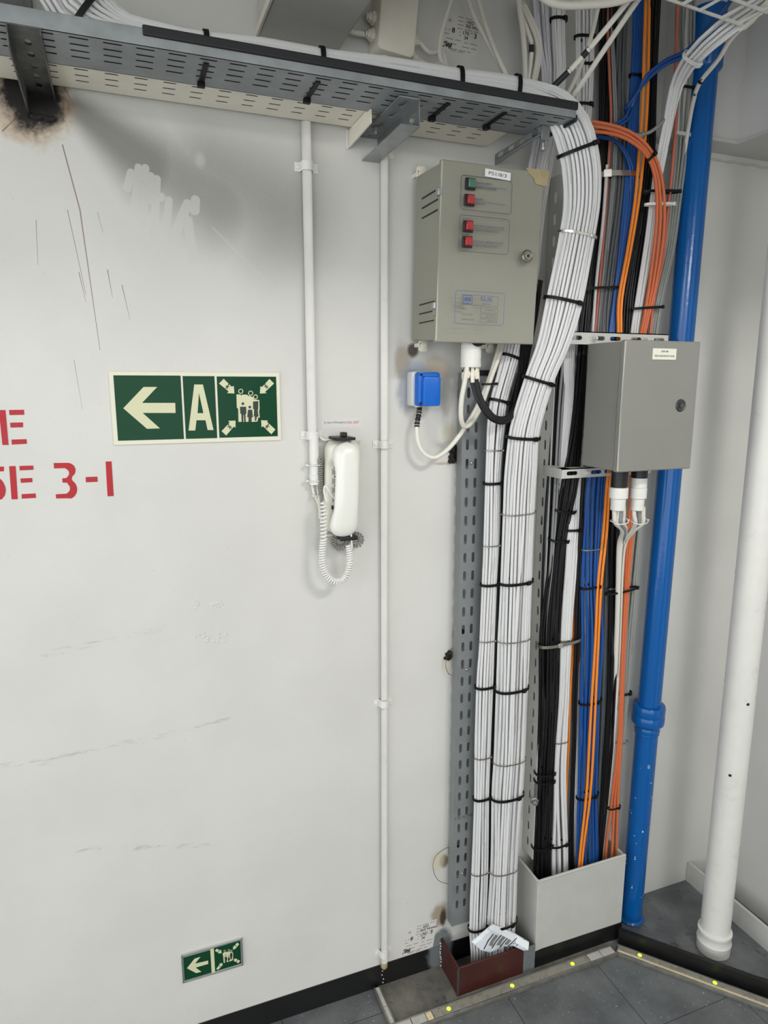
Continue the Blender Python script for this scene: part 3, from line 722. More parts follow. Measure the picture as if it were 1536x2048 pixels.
# ------------------------------------------------------------------ horizontal cable trays high on the wall
def slots(x0, x1, X0, pitch, rows): 
    k0 = math.ceil((x0+.02-X0)/pitch); k1 = math.floor((x1-.02-X0)/pitch)
    return [(X0+k*pitch-x0, r) for k in range(k0, k1+1) for r in rows]
TZ, TXE = 1.985, .822
t = thing('cable_tray', 'dark galvanised perforated tray carrying the thick white cables, black rubber along its lip', 'cable tray', (.24, -.17, TZ))
G().plate((-.36, -.2245, TZ), (1, 0, 0), (0, 1, 0), TXE+.36, .108, .0005, slots(-.36, TXE, -.021, .0452, (.0105, .031, .051, .072)), .027, .0048).obj('tray_floor', 'galv', t)
g = G().box(-.36, TXE, -.2245, -.2230, TZ, 2.007); g.tube([V((-.36, -.2235, 2.007)), V((TXE, -.2235, 2.007))], .0022, 8); g.obj('tray_lip', 'galv', t)
G().box(-.36, TXE, -.1180, -.1166, TZ, 2.007).obj('back_lip', 'galv', t)
G().box(-.36, TXE-.002, -.2225, -.1182, TZ+.0012, TZ+.0040).obj('slot_shade_sheet', 'rubber', t)  # black sheet added above the slots to paint the shade inside the tray
bev(G().box(.066, TXE+.002, -.2285, -.2195, 1.9985, 2.0125).obj('rubber_edging', 'rubber', t), .002)
bev(G().box(TXE-.002, TXE+.004, -.2245, -.117, 1.980, 1.992).obj('end_edging', 'rubber', t), .0015)
t = thing('cable_tray', 'cream painted perforated tray against the wall behind the dark galvanised one', 'cable tray', (.2, -.07, 1.99))
G().plate((-.36, -.1165, 1.9905), (1, 0, 0), (0, 1, 0), .75+.36, .100, .0005, slots(-.36, .75, -.023, .0450, (.0015+.0045, .0215, .0445, .0665)), .0215, .0044).obj('tray_floor', 'cream_paint', t)
G().box(-.36, .75, -.0180, -.0166, 1.9905, 2.012).obj('back_lip', 'cream_paint', t)
G().box(-.36, .748, -.1160, -.0182, 1.9917, 1.9945).obj('slot_shade_sheet', 'rubber', t)  # same added dark sheet, so these slots read as shaded

# brackets under the trays
t = thing('tray_bracket', 'scorched grey steel channel bracket welded to the wall at the burn mark', 'bracket', (-.095, 0, 1.945))
zt_, zw = 1.9835, 1.980
g = G(); O = V((-.110, -.226, zt_)); 
g.plate(O, (1, 0, 0), V((0, .226, zw-zt_)), .040, .226, .002, [(.021, .045+.037*k) for k in range(5)], .018, .009, 'v'); g.obj('web', 'burnt_zinc', t)
G().prism([V((-.1115, 0, 1.944)), V((-.1115, -.226, 1.957)), V((-.1115, -.226, zt_+.002)), V((-.1115, 0, zw+.002))], (.002, 0, 0)).obj('flange', 'burnt_zinc', t)
G().prism([V((-.070, 0, 1.972)), V((-.070, -.226, 1.975)), V((-.070, -.226, zt_+.002)), V((-.070, 0, zw+.002))], (.0018, 0, 0)).obj('flange', 'burnt_zinc', t)
G().tube([V((-.113+.006*k, -.002, 1.943+.002*math.sin(k*2))) for k in range(8)], [.0035+.0014*(k % 2) for k in range(8)], 6).obj('weld_bead', 'char', t)
g = G().box(-.098, -.09, -.03, -.01, 2.01, 2.25).box(-.142, -.09, -.032, -.028, 2.01, 2.25)
tag(g.obj('steel_upright', 'burnt_zinc'), 'grey steel upright rising from the tray beside the fanned-out cables', 'bracket')
t = thing('tray_bracket', 'cream painted gusset plate under the end of the cream tray', 'bracket', (.452, 0, 1.96))
fixn(G().prism([V((.452, 0, 1.958)), V((.452, -.128, 1.962)), V((.452, -.128, 1.9895)), V((.452, 0, 1.9895))], (.003, 0, 0)).obj('gusset', 'cream_paint', t))
G().tube([V((.450, -.001, 1.955+.005*k)) for k in range(8)], [.002+.0012*(k % 2) for k in range(8)], 6).obj('weld_bead', 'pipe_paint', t)
def slotted_web(t, x, y0, y1, z0, z1, n, hl, hw, m, rows=1):
    L = y1-y0; H = z1-z0
    G().plate((x, y0, z0), (0, 1, 0), (0, 0, 1), L, H, .002, [(L*(k+.5)/n, H*(j+.5)/rows) for k in range(n) for j in range(rows)], hl, hw).obj('web', m, t)
t = thing('tray_bracket', 'galvanised slotted channel bracket between the gusset plate and the thin conduit', 'bracket', (.49, 0, 1.935))
slotted_web(t, .5135, -.205, 0, 1.938, 1.982, 4, .030, .012, 'galv_bright', 1)
G().plate((.477, -.205, 1.9815), (1, 0, 0), (0, 1, 0), .0365, .205, .002, [(.018, .205*(k+.5)/4) for k in range(4)], .030, .011, 'v').obj('flange', 'galv', t)
bev(G().box(.480, .5135, -.205, 0, 1.938, 1.940).obj('flange', 'galv_bright', t), .0004)
b = G().lathe((.487, -.060, 1.980), (0, 0, -1), [(0, .008), (.0015, .008), (.0016, .006), (.006, .006), (.0062, .004), (.011, .0035)], 6, False); b.obj('bolt', 'galv_bright', t)
t = thing('tray_bracket', 'slotted steel bracket with end plate under the end of the dark tray', 'bracket', (.782, 0, 1.95))
slotted_web(t, .782, -.172, 0, 1.972, 2.006-.022, 4, .026, .010, 'galv_paint', 1)
fixn(G().prism([V((.782, 0, 1.962)), V((.782, -.172, 1.968)), V((.782, -.172, 1.973)), V((.782, 0, 1.973))], (.002, 0, 0)).obj('lower_edge', 'galv_paint', t))
bev(G().box(.782, .800, -.175, -.172, 1.960, 1.985).obj('end_plate', 'galv_bright', t), .0004)
G().lathe((.795, -.160, 1.984), (0, 0, -1), [(0, .006), (.004, .006), (.0042, .0032), (.034, .0032), (.0342, .0055), (.038, .0055)], 8).obj('bolt', 'galv_bright', t)
tag(G().lathe(at(990, 248, -.098)+V((0, 0, -.008)), (0, 0, 1), [(0, .005), (.004, .009), (.010, .009), (.014, .005)], 16).obj('rubber_plug', 'rubber'), 'round black rubber plug under the tray seam near the slotted bracket', 'plug')

# ------------------------------------------------------------------ vertical perforated trays behind the bundles
t = thing('cable_tray', 'grey vertical perforated channel with two slot columns, nearest the blue socket', 'cable tray', (.75, 0, .15))
rows = [1.408-.0380*k for k in range(33)]; z0, z1 = .143, 1.527
rows = [z for z in [1.370+.0378*k for k in range(4)]+[1.370-.0432*k for k in range(1, 28)] if z0+.02 < z < z1-.02]
G().plate((.7005, -.0355, z0), (1, 0, 0), (0, 0, 1), .172, z1-z0, -.0016, [(cx, z-z0) for z in rows for cx in (.0125, .0335, .118, .140)], .024, .0078, 'v').obj('tray_face', 'galv_paint', t)
G().box(.699, .7006, -.0355, -.012, z0, z1).obj('side_flange', 'galv_paint', t)
for zz in (1.335, .915, .335, 1.48): G().box(.704, .730, -.0345, -.0005, zz-.010, zz+.010).obj('standoff', 'char', t)
G().box(.8725, .874, -.0355, -.012, z0, z1).obj('side_flange', 'galv_paint', t)
for v in (926, 1339, 1747): G().lathe(at(943-(v-926)*.022, v, -.0362), (0, -1, 0), [(0, .004), (.001, .0038), (.0024, .0022), (.0026, 0)], 14).obj('rivet', 'galv_bright', t)
zj = at(930, 1632, -.036).z
G().tube([V((.701+.006*k, -.037, zj+.002*math.sin(k*2.3))) for k in range(12)], [.0012+.0006*(k % 3) for k in range(12)], 5).obj('weld_bead', 'galv_bright', t)
t = thing('cable_tray', 'pale painted vertical tray with one slotted side, holding the black and coloured cables', 'cable tray', (1.05, 0, .28))
z0, z1 = .285, 1.95
zr = [z for z in [1.136+.0452*k for k in range(-22, 20)] if z0+.02 < z < z1-.02]
G().plate((.9245, -.052, z0), (0, 1, 0), (0, 0, 1), .050, z1-z0, -.0016, [(.027, z-z0) for z in zr], .024, .0085, 'v').obj('slotted_side', 'tray_pale', t)
G().box(.9245, 1.215, -.0040, -.0024, z0, z1).obj('tray_back', 'tray_pale', t)
G().box(1.2135, 1.215, -.030, -.0024, z0, z1).obj('side_flange', 'tray_pale', t)
g = G().box(.9225, .9265, -.0545, -.045, .45, .51)
g.lathe((.921, -.050, .455), (-.4, -1, 0), [(0, .011), (.004, .011), (.005, .007), (.014, .007), (.015, .003)], 6, False)
tag(g.obj('loose_bolt', 'galv_bright'), 'bright bolt and washer on the edge of the slotted tray side beside the thick bundle', 'bolt')

# ------------------------------------------------------------------ the two wall cabinets
def plane_at(u, v, P0, N):
    d = ray(u, v); return CAM+d*((V(P0)-CAM).dot(N)/d.dot(N))
def outline(g, pts, w_, off, N):             # thin closed printed line on a plane
    n = len(pts); inn = []
    c = sum(pts, V((0, 0, 0)))/n
    for i in range(n):
        t1 = (pts[(i+1) % n]-pts[i-1]).normalized(); nn = t1.cross(N); nn = nn if nn.dot(c-pts[i]) > 0 else -nn; inn.append(pts[i]+nn*w_)
    g.add([p+off for p in pts]+[p+off for p in inn], [(i, (i+1) % n, n+(i+1) % n, n+i) for i in range(n)])
def rounded(A, B, D, r, n=5):                # rounded rectangle from corner A, far corner of the side B, corner D
    u = (B-A); v = (D-A); lu, lv = u.length, v.length; u = u/lu; v = v/lv; out = []
    for cu_, cv_, a0 in ((r, r, 180), (lu-r, r, 270), (lu-r, lv-r, 0), (r, lv-r, 90)):
        for k in range(n+1):
            a = math.radians(a0+90*k/n); out.append(A+u*(cu_+r*math.cos(a))+v*(cv_+r*math.sin(a)))
    return out
# cabinet one: hangs slightly out at its foot
ang = math.atan2(.016, .322)
NS = V((0, -math.cos(ang), math.sin(ang)*-1)); NS.normalize(); P0 = V((.7, -.1535, 1.910))
NS = V((0, -math.cos(ang), math.sin(ang)))
def sl(u, v): return plane_at(u, v, P0, NS)
c_ = [sl(893, 315), sl(1100, 343), sl(1075, 685), sl(877, 677)]
sx0, sx1 = (c_[0].x+c_[3].x)/2, (c_[1].x+c_[2].x)/2
UZ = V((0, -math.sin(ang), -math.cos(ang)))  # down the door
R4 = Matrix.Translation(V((0, P0.y, P0.z))) @ Matrix.Rotation(ang, 4, 'X')
Hs = ((c_[0]-c_[3]).length+(c_[1]-c_[2]).length)/2
t = thing('wall_cabinet', 'grey-beige louvred metal cabinet with four pilot lamps, hung under the cable tray', 'wall cabinet', ((sx0+sx1)/2, -.02, P0.z-Hs))
fixn(bev(G().box(sx0+.003, sx1-.003, .014, .124, -Hs+.004, -.004, R4).obj('body', 'cabinet', t), .002))
door = fixn(bev(G().box(sx0, sx1, 0, .0125, -Hs, 0, R4).obj('door', 'cabinet', t), .0026, 3))
def rot(x, y, z): return R4 @ V((x, y, z))
G().tube([rot(sx0+.0012, .0012, -.003), rot(sx0+.0012, .0012, -Hs+.003)], .0019, 8).obj('door_edge_highlight', 'edge_highlight', door)  # edge strips carry a painted highlight
G().tube([rot(sx0+.0035, .0145, -.006), rot(sx0+.0035, .0145, -Hs+.006)], .0014, 8).obj('body_rim_highlight', 'edge_highlight', t)
CS = crop(768, 300, 3.5556)
def side(u, v): d = ray(u, v); return CAM+d*((sx0+.003-CAM.x)/d.x)
for a, b in (((272, 340), (386, 288)), ((272, 410), (404, 348)), ((272, 482), (402, 422)), ((254, 1098), (378, 1077)), ((252, 1164), (358, 1148)), ((252, 1228), (368, 1213))):
    p, q = [side(*x) for x in CS([a, b])]
    zc = (p.z+q.z)/2
    g = G().box(sx0+.0018, sx0+.0034, min(p.y, q.y), max(p.y, q.y), zc-.0011, zc+.0007); o = g.obj('louvre_slot', 'black', t)
    G().prism([V((sx0+.003, min(p.y, q.y), zc+.0007)), V((sx0-.0004, min(p.y, q.y)+.003, zc+.0010)), V((sx0-.0004, max(p.y, q.y)-.003, zc+.0010)), V((sx0+.003, max(p.y, q.y), zc+.0007))], (0, 0, .0025)).obj('louvre_hood', 'cabinet', o)
for a, (dw, dh) in (((405, 300), (.007, .014)), ((372, 1108), (.007, .013))):
    (u, v), = CS([a]); p = side(u, v)
    bev(G().box(sx0-.0055, sx0+.004, p.y-.006, p.y+.006, p.z-dh/2, p.z+dh/2).obj('hinge', 'galv_bright', t), .0012)
    bev(G().box(sx0-.002, sx0+.004, p.y-.004, p.y+.007, p.z-dh/2-.012 if a[1] > 900 else p.z+dh/2, p.z-dh/2 if a[1] > 900 else p.z+dh/2+.010).obj('hinge_leaf', 'cabinet', t), .0006)
for u, v, up_ in ((842, 347, 1), (846, 690, -1), (980, 693, -1)):
    p = at(u, v, -.028)
    g = G().rbox(p.x-.010, p.x+.010, -.030, -.027, p.z-.014, p.z+.014, .006); g.box(p.x-.008, p.x+.006, -.030, 0, p.z-.004, p.z+.004)
    l = g.obj('mounting_lug', 'cream_paint', t)
    G().lathe((p.x, -.030, p.z-.001), (0, -1, 0), [(0, .0075), (.0012, .0075), (.0014, .0055), (.0045, .0055), (.0048, .003)], 12).obj('lug_bolt', 'cream_paint', l)
def onoff(p, k): return p+NS*k
SL1 = crop(900, 330, 10.78)
def rr_line(name, tl, tr, bl, cf, r, wd, m='ink'):
    (a, b, d) = [sl(*x) for x in cf([tl, tr, bl])]; g = G(); outline(g, rounded(a, b, d, r), wd, NS*.0003, NS); return g.obj(name, m, door)
rr_line('panel_outline', (240, 205), (1345, 345), (225, 955), SL1, .007, .0008)
rr_line('panel_outline', (205, 1065), (1290, 1175), (178, 1855), SL1, .007, .0008)
SL2 = crop(900, 570, 12.8)
rr_line('panel_outline', (140, 130), (1405, 215), (105, 990), SL2, .006, .0007, 'ink_blue')
rr_line('nameplate_outline', (300, 235), (1235, 298), (300, 500), SL2, .0006, .0005, 'ink')
rr_line('value_box', (785, 565), (1222, 598), (783, 700), SL2, .001, .0005)
rr_line('value_box', (775, 732), (1215, 758), (770, 830), SL2, .001, .0005)
rr_line('value_box', (765, 858), (1200, 880), (762, 950), SL2, .001, .0005)
rr_line('emblem_border', (325, 255), (572, 270), (322, 485), SL2, .001, .0013, 'ink_blue')
def prt(body, bl, br, tl, cf, m='ink', bold=False, name='printed_text'):
    g = G(); a, b, c2 = [onoff(sl(*x), .00035) for x in cf([bl, br, tl])]; text(g, body, a, b, c2, bold); return fixn(g.obj(name, m, door))
prt('POWER SUPPLY', (556, 412), (898, 440), (560, 372), SL1); prt('PRESENZA TENSIONE', (550, 505), (1000, 555), (554, 462), SL1)
prt('FAILURE', (535, 750), (712, 770), (540, 712), SL1); prt('ANOMALIA', (532, 848), (745, 868), (536, 808), SL1)
prt('OUTPUT 1', (262, 1178), (492, 1200), (265, 1135), SL1); prt('AUTOMATIC BREAKER FAILURE', (505, 1325), (1160, 1388), (510, 1288), SL1); prt('INTERRUTTORE SCATTATO', (498, 1420), (1052, 1472), (502, 1380), SL1)
prt('OUTPUT 2', (238, 1515), (468, 1540), (242, 1475), SL1); prt('AUTOMATIC BREAKER FAILURE', (485, 1665), (1138, 1715), (490, 1625), SL1); prt('INTERRUTTORE SCATTATO', (478, 1755), (1030, 1800), (482, 1715), SL1)
prt('SLIE', (780, 412), (1085, 432), (782, 298), SL2, 'ink_blue', False); prt('Genova Italy', (822, 498), (1040, 520), (824, 458), SL2)
prt('MODELLO', (298, 625), (425, 635), (298, 585), SL2); prt('TENSIONE DI INGR.', (295, 775), (575, 782), (295, 735), SL2); prt('TENSIONE DI USCITA', (290, 898), (610, 912), (290, 855), SL2)
prt('FLT-BACK 24 V', (900, 662), (1170, 678), (902, 620), SL2); prt('120 V AC/DC', (915, 810), (1165, 822), (917, 768), SL2); prt('24/28 V DC', (945, 935), (1165, 948), (947, 895), SL2)
prt('SLIE', (390, 470), (495, 476), (392, 440), SL2, 'ink_blue', True)
g = G()
for p in ([(370, 312), (535, 322), (535, 348), (395, 338), (395, 352), (535, 362), (535, 418), (360, 412), (360, 388), (505, 394), (505, 382), (368, 374)],):
    g.prism([onoff(sl(*x), .0004) for x in SL2(p)], -NS*.0003)
fixn(g.obj('emblem', 'ink_blue', door))
for a, b, cf in (((550, 440), (1215, 522), SL1), ((532, 775), (1195, 858), SL1), ((500, 1345), (1160, 1412), SL1), ((480, 1682), (1135, 1745), SL1)):
    p, q = [onoff(sl(*x), .0003) for x in cf([a, b])]; G().quad(p, q, q-UZ*-.0006, p-UZ*-.0006).obj('printed_rule', 'ink_blue', door)
for u, v, m in ((430, 415, 'lamp_green'), (410, 765, 'lamp_red'), (380, 1330, 'lamp_red'), (362, 1665, 'lamp_red')):
    (q,) = SL1([(u, v)]); p = sl(*q); s_ = .0105
    b = bev(G().box(p.x-s_, p.x+s_, -.004, 0, -.0105, .0105, Matrix.Translation(V((0, p.y, p.z))) @ Matrix.Rotation(ang, 4, 'X')).obj('lamp_bezel', 'black', door), .001)
    bev(G().box(p.x-.0072+.001, p.x+.0072+.001, -.0085, -.003, -.0078+.0010, .0078+.001, Matrix.Translation(V((0, p.y, p.z))) @ Matrix.Rotation(ang, 4, 'X')).obj('lamp_lens', m, b), .0012)
(q,) = CS([(1018, 756)]); p = sl(*q)
lk = G().lathe(p, NS, [(0, .0125), (.0015, .0122), (.0025, .0105), (.0016, .0095), (.0016, .0075), (.0035, .0068), (.0036, 0)], 28).obj('lock', 'lock_ring', door)
G().lathe(p+NS*.0034, NS, [(0, .0028), (.0006, .0026), (.0007, 0)], 14).box(p.x-.0006, p.x+.0006, p.y-.0050, p.y-.0036, p.z-.003, p.z+.003).obj('keyhole', 'black', lk)
# label strip overlapping the top of the upper panel
a, b, d, = [onoff(sl(*x), .0012) for x in SL1([(758, 75), (1305, 178), (745, 245)])]
o = G().prism([a, b, b+(d-a), d], -NS*.0012); lb = fixn(o.obj('name_strip', 'label_white', door))
def lerp2(a, b, d, x, y): return a+(b-a)*x+(d-a)*y
g = G(); text(g, 'PS1/8/3', lerp2(a, b, d, .14, .72)+NS*.0002, lerp2(a, b, d, .84, .72)+NS*.0002, lerp2(a, b, d, .14, .27)+NS*.0002); fixn(g.obj('name_strip_text', 'ink_black', lb))
g = G().prism([onoff(sl(*x), .0003) for x in CS([(1010, 128), (1175, 145), (1168, 200), (1160, 255), (1140, 258), (1075, 240), (1068, 205), (1030, 165)])], -NS*.0003); fixn(g.obj('tape_residue', 'tape_tan', door))
# pipe stub and collar under the cabinet
gx = at(942, 710, -.095).x; zz0, zz1 = at(942, 735, -.095).z, 1.600
t = thing('cable_gland', 'white painted pipe gland under the louvred cabinet, flaking at its mouth', 'gland', (gx, -.095, zz0-.03))
G().lathe((gx, -.095, zz0), (0, 0, 1), [(0, .0200), (.001, .0210), (.046, .0210), (.047, .0198), (zz1-zz0, .0198)]).obj('pipe_stub', 'pipe_paint', t)
g = G(); 
for k in range(9):
    a = -PI+PI*2*k/9; L = (.028, .022, .031, .024, .030, .02, .026, .03, .023)[k]
    x_, y_ = gx+.0125*math.cos(a), -.095+.0125*math.sin(a)
    g.tube([V((x_, y_, zz0+.004)), V((x_+.001*math.cos(a), y_, zz0-.010)), V((x_+.003*math.cos(a), y_+.002*math.sin(a), zz0-L))], [.0058, .0056, .004], 7)
g.obj('flaking_seal', 'cream_paint', t)
G().lathe((gx, -.095, zz0-.022), (0, 0, 1), [(0, .012), (.024, .013)], 14).obj('inner_seal', 'tape', t)
G().prism([V((gx+.004+.011*math.cos(a)*1.25, -.1153-.0010, zz0+.052+.011*math.sin(a))) for a in [2*PI*k/16 for k in range(16)]], (0, .004, 0)).obj('black_patch', 'tape', t)

# cabinet two
bx0, bx1, bz0, bz1 = .9530, 1.1505, 1.321, 1.5895
t = thing('wall_cabinet', 'plain grey metal cabinet on white slotted brackets in front of the coloured cables', 'wall cabinet', ((bx0+bx1)/2, -.12, bz0))
bev(G().box(bx0+.002, bx1-.002, -.226, -.122, bz0+.002, bz1-.002).obj('body', 'cabinet_cool', t), .0026)
door = bev(G().box(bx0, bx1, -.243, -.2285, bz0, bz1).obj('door', 'cabinet_cool', t), .0028, 3)
G().tube([V((bx0+.0014, -.2416, bz0+.003)), V((bx0+.0014, -.2416, bz1-.003))], .0020, 8).obj('door_edge_highlight', 'edge_highlight', door)
G().tube([V((bx0+.0025, -.2256, bz0+.004)), V((bx0+.0025, -.2256, bz1-.004))], .0017, 8).obj('body_rim_highlight', 'edge_highlight', t)
x0, x1, z0, z1 = rect_around([(1306, 697), (1353, 697), (1352, 719), (1305, 720)], -.2445)
lb = bev(G().box(x0, x1, -.2450, -.243, z0, z1).obj('name_strip', 'label_cream', door), .0003)
g = G(); zc = z0+(z1-z0)*.66; text(g, 'ZDFS-308', (x0+(x1-x0)*.34, -.2452, zc), (x0+(x1-x0)*.64, -.2452, zc), (x0+(x1-x0)*.34, -.2452, zc+.0035), True)
zc = z0+(z1-z0)*.26; text(g, 'FIRE DOORS AND SPT DOORS', (x0+(x1-x0)*.08, -.2452, zc), (x0+(x1-x0)*.92, -.2452, zc), (x0+(x1-x0)*.08, -.2452, zc+.0032), True); fixn(g.obj('name_strip_text', 'ink_black', lb))
p = at(1361, 811, -.243)
lk = G().lathe(p, (0, -1, 0), [(0, .0135), (.0015, .013), (.003, .011), (.0012, .008), (.0012, .006), (.0040, .0052), (.0041, 0)], 26).obj('lock', 'lock_dark', door)
G().box(p.x-.0008, p.x+.0008, p.y-.0047, p.y-.0038, p.z-.004, p.z+.004).obj('keyhole', 'lock_ring', lk)
# brackets that carry it
def strut(label, z, h, x0, x1, slots_, bolts, ref, leg_x):
    t = thing('slotted_bracket', label, 'bracket', ((x0+x1)/2, -.06, z-h/2))
    G().plate((x0, -.1215, z-h/2), (1, 0, 0), (0, 0, 1), x1-x0, h, -.0022, [(s_-x0, h*.5) for s_ in slots_], .030, .009).obj('slotted_bar', 'white_paint', t)
    G().box(x0, x1, -.1215, -.098, z+h/2-.0022, z+h/2).obj('bar_flange', 'white_paint', t)
    bev(G().box(leg_x-.001, leg_x+.0014, -.1215, -.052, z-h/2, z+h/2).obj('wall_leg', 'white_paint', t), .0005)
    G().box(leg_x, leg_x+.026, -.1215, -.052, z+h/2-.0022, z+h/2).obj('leg_flange', 'white_paint', t)
    for bx in bolts:
        w_ = G().lathe((bx, -.1215, z), (0, -1, 0), [(0, .0095), (.0018, .009), (.002, .0062), (.006, .006), (.0062, .0035), (.011, .0033)], 12)
        w_.obj('bracket_bolt', 'white_paint', t)
strut('white slotted bracket carrying the top of the plain grey cabinet', 1.600, .027, .902, 1.176, (.925, .985, 1.028, 1.085, 1.150), (.970, 1.110), -.12, .902)
strut('white slotted bracket carrying the bottom of the plain grey cabinet', 1.306, .022, .902, 1.120, (.932, .998, 1.035, 1.085), (.970,), -.12, .902)
p = at(1296, 943, -.13); 
tag(G().rbox(p.x-.012, p.x+.012, -.126, -.1225, p.z-.006, p.z+.010, .005).obj('mounting_lug', 'white_paint'), 'white painted lug showing under the plain grey cabinet beside the blue pipe', 'lug')
# twin glands under it
for (u, v), lb, r_, blk in (((1238, 975), 'black and white gland under the plain grey cabinet, farther from the blue pipe', .0195, 1), ((1277, 975), 'white gland with sooty top under the plain grey cabinet, beside the blue pipe', .0178, 0)):
    Yg = -.175; p = at(u, v, Yg); zt2 = bz0+.001; zA = at(u, 974, Yg).z; zB = at(u, 996, Yg).z; zC = at(u, 1020, Yg).z
    t = thing('cable_gland', lb, 'gland', (p.x, Yg, zC))
    if blk: G().lathe((p.x, Yg, zA-.001), (0, 0, 1), [(0, r_-.0016), (zt2-zA, r_-.0016)]).obj('upper_sleeve', 'black', t)
    else:
        zm = zA+(zt2-zA)*.45
        G().lathe((p.x, Yg, zA), (0, 0, 1), [(0, r_), (zm-zA, r_)]).obj('middle_sleeve', 'pipe_paint', t)
        G().lathe((p.x, Yg, zm), (0, 0, 1), [(0, r_), (zt2-zm, r_)]).obj('upper_sleeve', 'black', t)
    G().lathe((p.x, Yg, zB), (0, 0, 1), [(0, r_-.001), (.001, r_+.0008), (zA-zB-.001, r_+.0008), (zA-zB, r_-.001)]).obj('collar', 'pipe_paint', t)
    G().lathe((p.x, Yg, zC), (0, 0, 1), [(0, r_-.005), (.001, r_-.0036), (zB-zC, r_-.0030)]).obj('cable_seal', 'pipe_paint', t)

# ------------------------------------------------------------------ blue socket
x0, x1, z0, z1 = .583, .640, 1.455, 1.529
t = thing('power_socket', 'blue capped socket on a grey back box under the louvred cabinet', 'socket', ((x0+x1)/2-.002, 0, z0))
fixn(G().rbox(x0-.002, x1-.010, -.026, -.001, z0, z1, .005).obj('back_box', 'grey_plastic', t))
fixn(G().rbox(x0+.005, x1-.001, -.046, -.0255, z0+.001, z1-.002, .006).obj('cover', 'blue_plastic', t))
fixn(G().rbox(x0+.013, x1-.004, -.0545, -.0455, z0+.001, z1-.012, .005).obj('hinged_cap', 'blue_plastic', t))
bev(G().box(x0+.013, x1-.010, -.0535, -.0455, z1-.0125, z1-.0045).obj('hinge_barrel', 'blue_plastic', t), .002)
for sx, sz in ((x0+.0105, z1-.0075), (x0+.0105, z0+.0065)): G().lathe((sx, -.0458, sz), (0, -1, 0), [(0, .003), (.0008, .003), (.0009, 0)], 12).obj('cover_screw', 'black', t)
G().lathe((x0+.014, -.022, z0-.002), (0, 0, 1), [(0, .007), (.003, .007)], 14).obj('cable_entry', 'grey_plastic', t)

# ------------------------------------------------------------------ coamings on the floor
def coaming(label, x0, x1, yf, zt, th, m, group=None):
    t = thing('cable_coaming', label, 'coaming', ((x0+x1)/2, yf/2, 0), group)
    bev(G().box(x0, x1, yf, yf+th, .0015, zt).obj('front_plate', m, t), .0012)
    bev(G().box(x0, x0+th, yf+th, -.0005, .0015, zt).obj('side_plate', m, t), .0012)
    bev(G().box(x1-th, x1, yf+th, -.0005, .0015, zt).obj('side_plate', m, t), .0012)
    return t
t = coaming('white painted steel coaming around the foot of the coloured cables', .911, 1.1895, -.097, .256, .006, 'white_paint')
pts = [V((.912, -.002, .2575)), V((.9125, -.05, .2575)), V((.913, -.094, .2575)), V((.93, -.0955, .2575)), V((1.05, -.0955, .2572)), V((1.187, -.0955, .2575))]
G().tube(cr(pts, 8), .0036, 8).obj('rim_bead', 'white_paint', t)
G().prism([V((.9105, -.0985, .002)), V((1.190, -.0985, .002)), V((1.190, -.0985, .050)), V((.930, -.0985, .054)), V((.9105, -.0985, .052))], (0, .0017, 0)).obj('painted_band', 'black_paint', t)
t = coaming('dark red primed steel coaming around the foot of the white bundles', .686, .8745, -.101, .084, .005, 'rust_paint')
G().tube([V((.6865, -.1005, .004+.008*k)) for k in range(11)], [.0028+.0008*(k % 2) for k in range(11)], 6).obj('corner_weld', 'weld', t)
for xx, n in ((.6845, 9), (.8765, 8)):
    g = G()
    for k in range(n):
        g.lathe((xx+random.uniform(-.002, .002), -.0065 if xx < .8 else -.098, .008+.0085*k+random.uniform(-.002, .002)), (-.3, -1, 0), [(-.002, .0026), (.0012, .0022), (.0024, .0008), (.0025, 0)], 8)
    g.obj('weld_drops', 'silver_foil', t)
fixn(G().box(.8745, .909, -.101, -.097, .0015, .075).obj('filler_plate', 'zinc_spray', t))

# ------------------------------------------------------------------ pipes
br = .0295
PA, PB = V((1.256, -.060, .012)), V((1.281, -.060, 2.30)); PD = (PB-PA).normalized()
def onp(z): return PA+PD*(z-.012)
t = thing('blue_pipe', 'glossy blue pipe rising from the deck past the plain grey cabinet', 'pipe', (1.256, -.06, .01))
G().lathe(onp(.012), PD, [(0, br), (.58, br)], 48).obj('lower_pipe', 'pipe_blue', t)
G().lathe(onp(.59), PD, [(0, br), (1.63, br)], 48).obj('upper_pipe', 'pipe_blue', t)
G().lathe(onp(.012), PD, [(0, br+.004), (.004, br+.0065), (.008, br+.004), (.010, br)], 48).obj('base_weld', 'pipe_blue', t)
G().lathe(onp(.580), PD, [(0, br), (.003, br+.0025), (.008, br+.0015), (.012, br+.0035), (.018, br+.0025), (.023, br+.0015), (.026, br+.005), (.032, br+.0115), (.035, br+.0125), (.055, br+.0125), (.0565, br+.0115), (.0585, br+.0125), (.080, br+.0125), (.084, br+.0105), (.085, br+.003), (.085, br)], 48).obj('coupling', 'pipe_blue', t)
G().lathe(onp(2.190), PD, [(0, br), (.004, br+.004), (.010, br+.008), (.13, br+.008)], 48).obj('upper_coupling', 'pipe_blue', t)
wx, wy, wr = 1.388, -.226, .0365
t = thing('white_pipe', 'stout white painted pipe standing behind the black curb near the corner', 'pipe', (wx, wy, .01))
G().lathe((wx, wy, .011), (0, 0, 1), [(0, wr), (2.7, wr)], 56).obj('pipe_body', 'pipe_paint', t)
G().lathe((wx, wy, .011), (0, 0, 1), [(0, wr+.001), (.002, wr+.0045), (.030, wr+.0055), (.033, wr+.0065), (.037, wr+.0045), (.055, wr+.0045), (.058, wr+.0062), (.064, wr+.0055), (.066, wr+.001)], 56).obj('base_sleeve', 'pipe_paint', t)
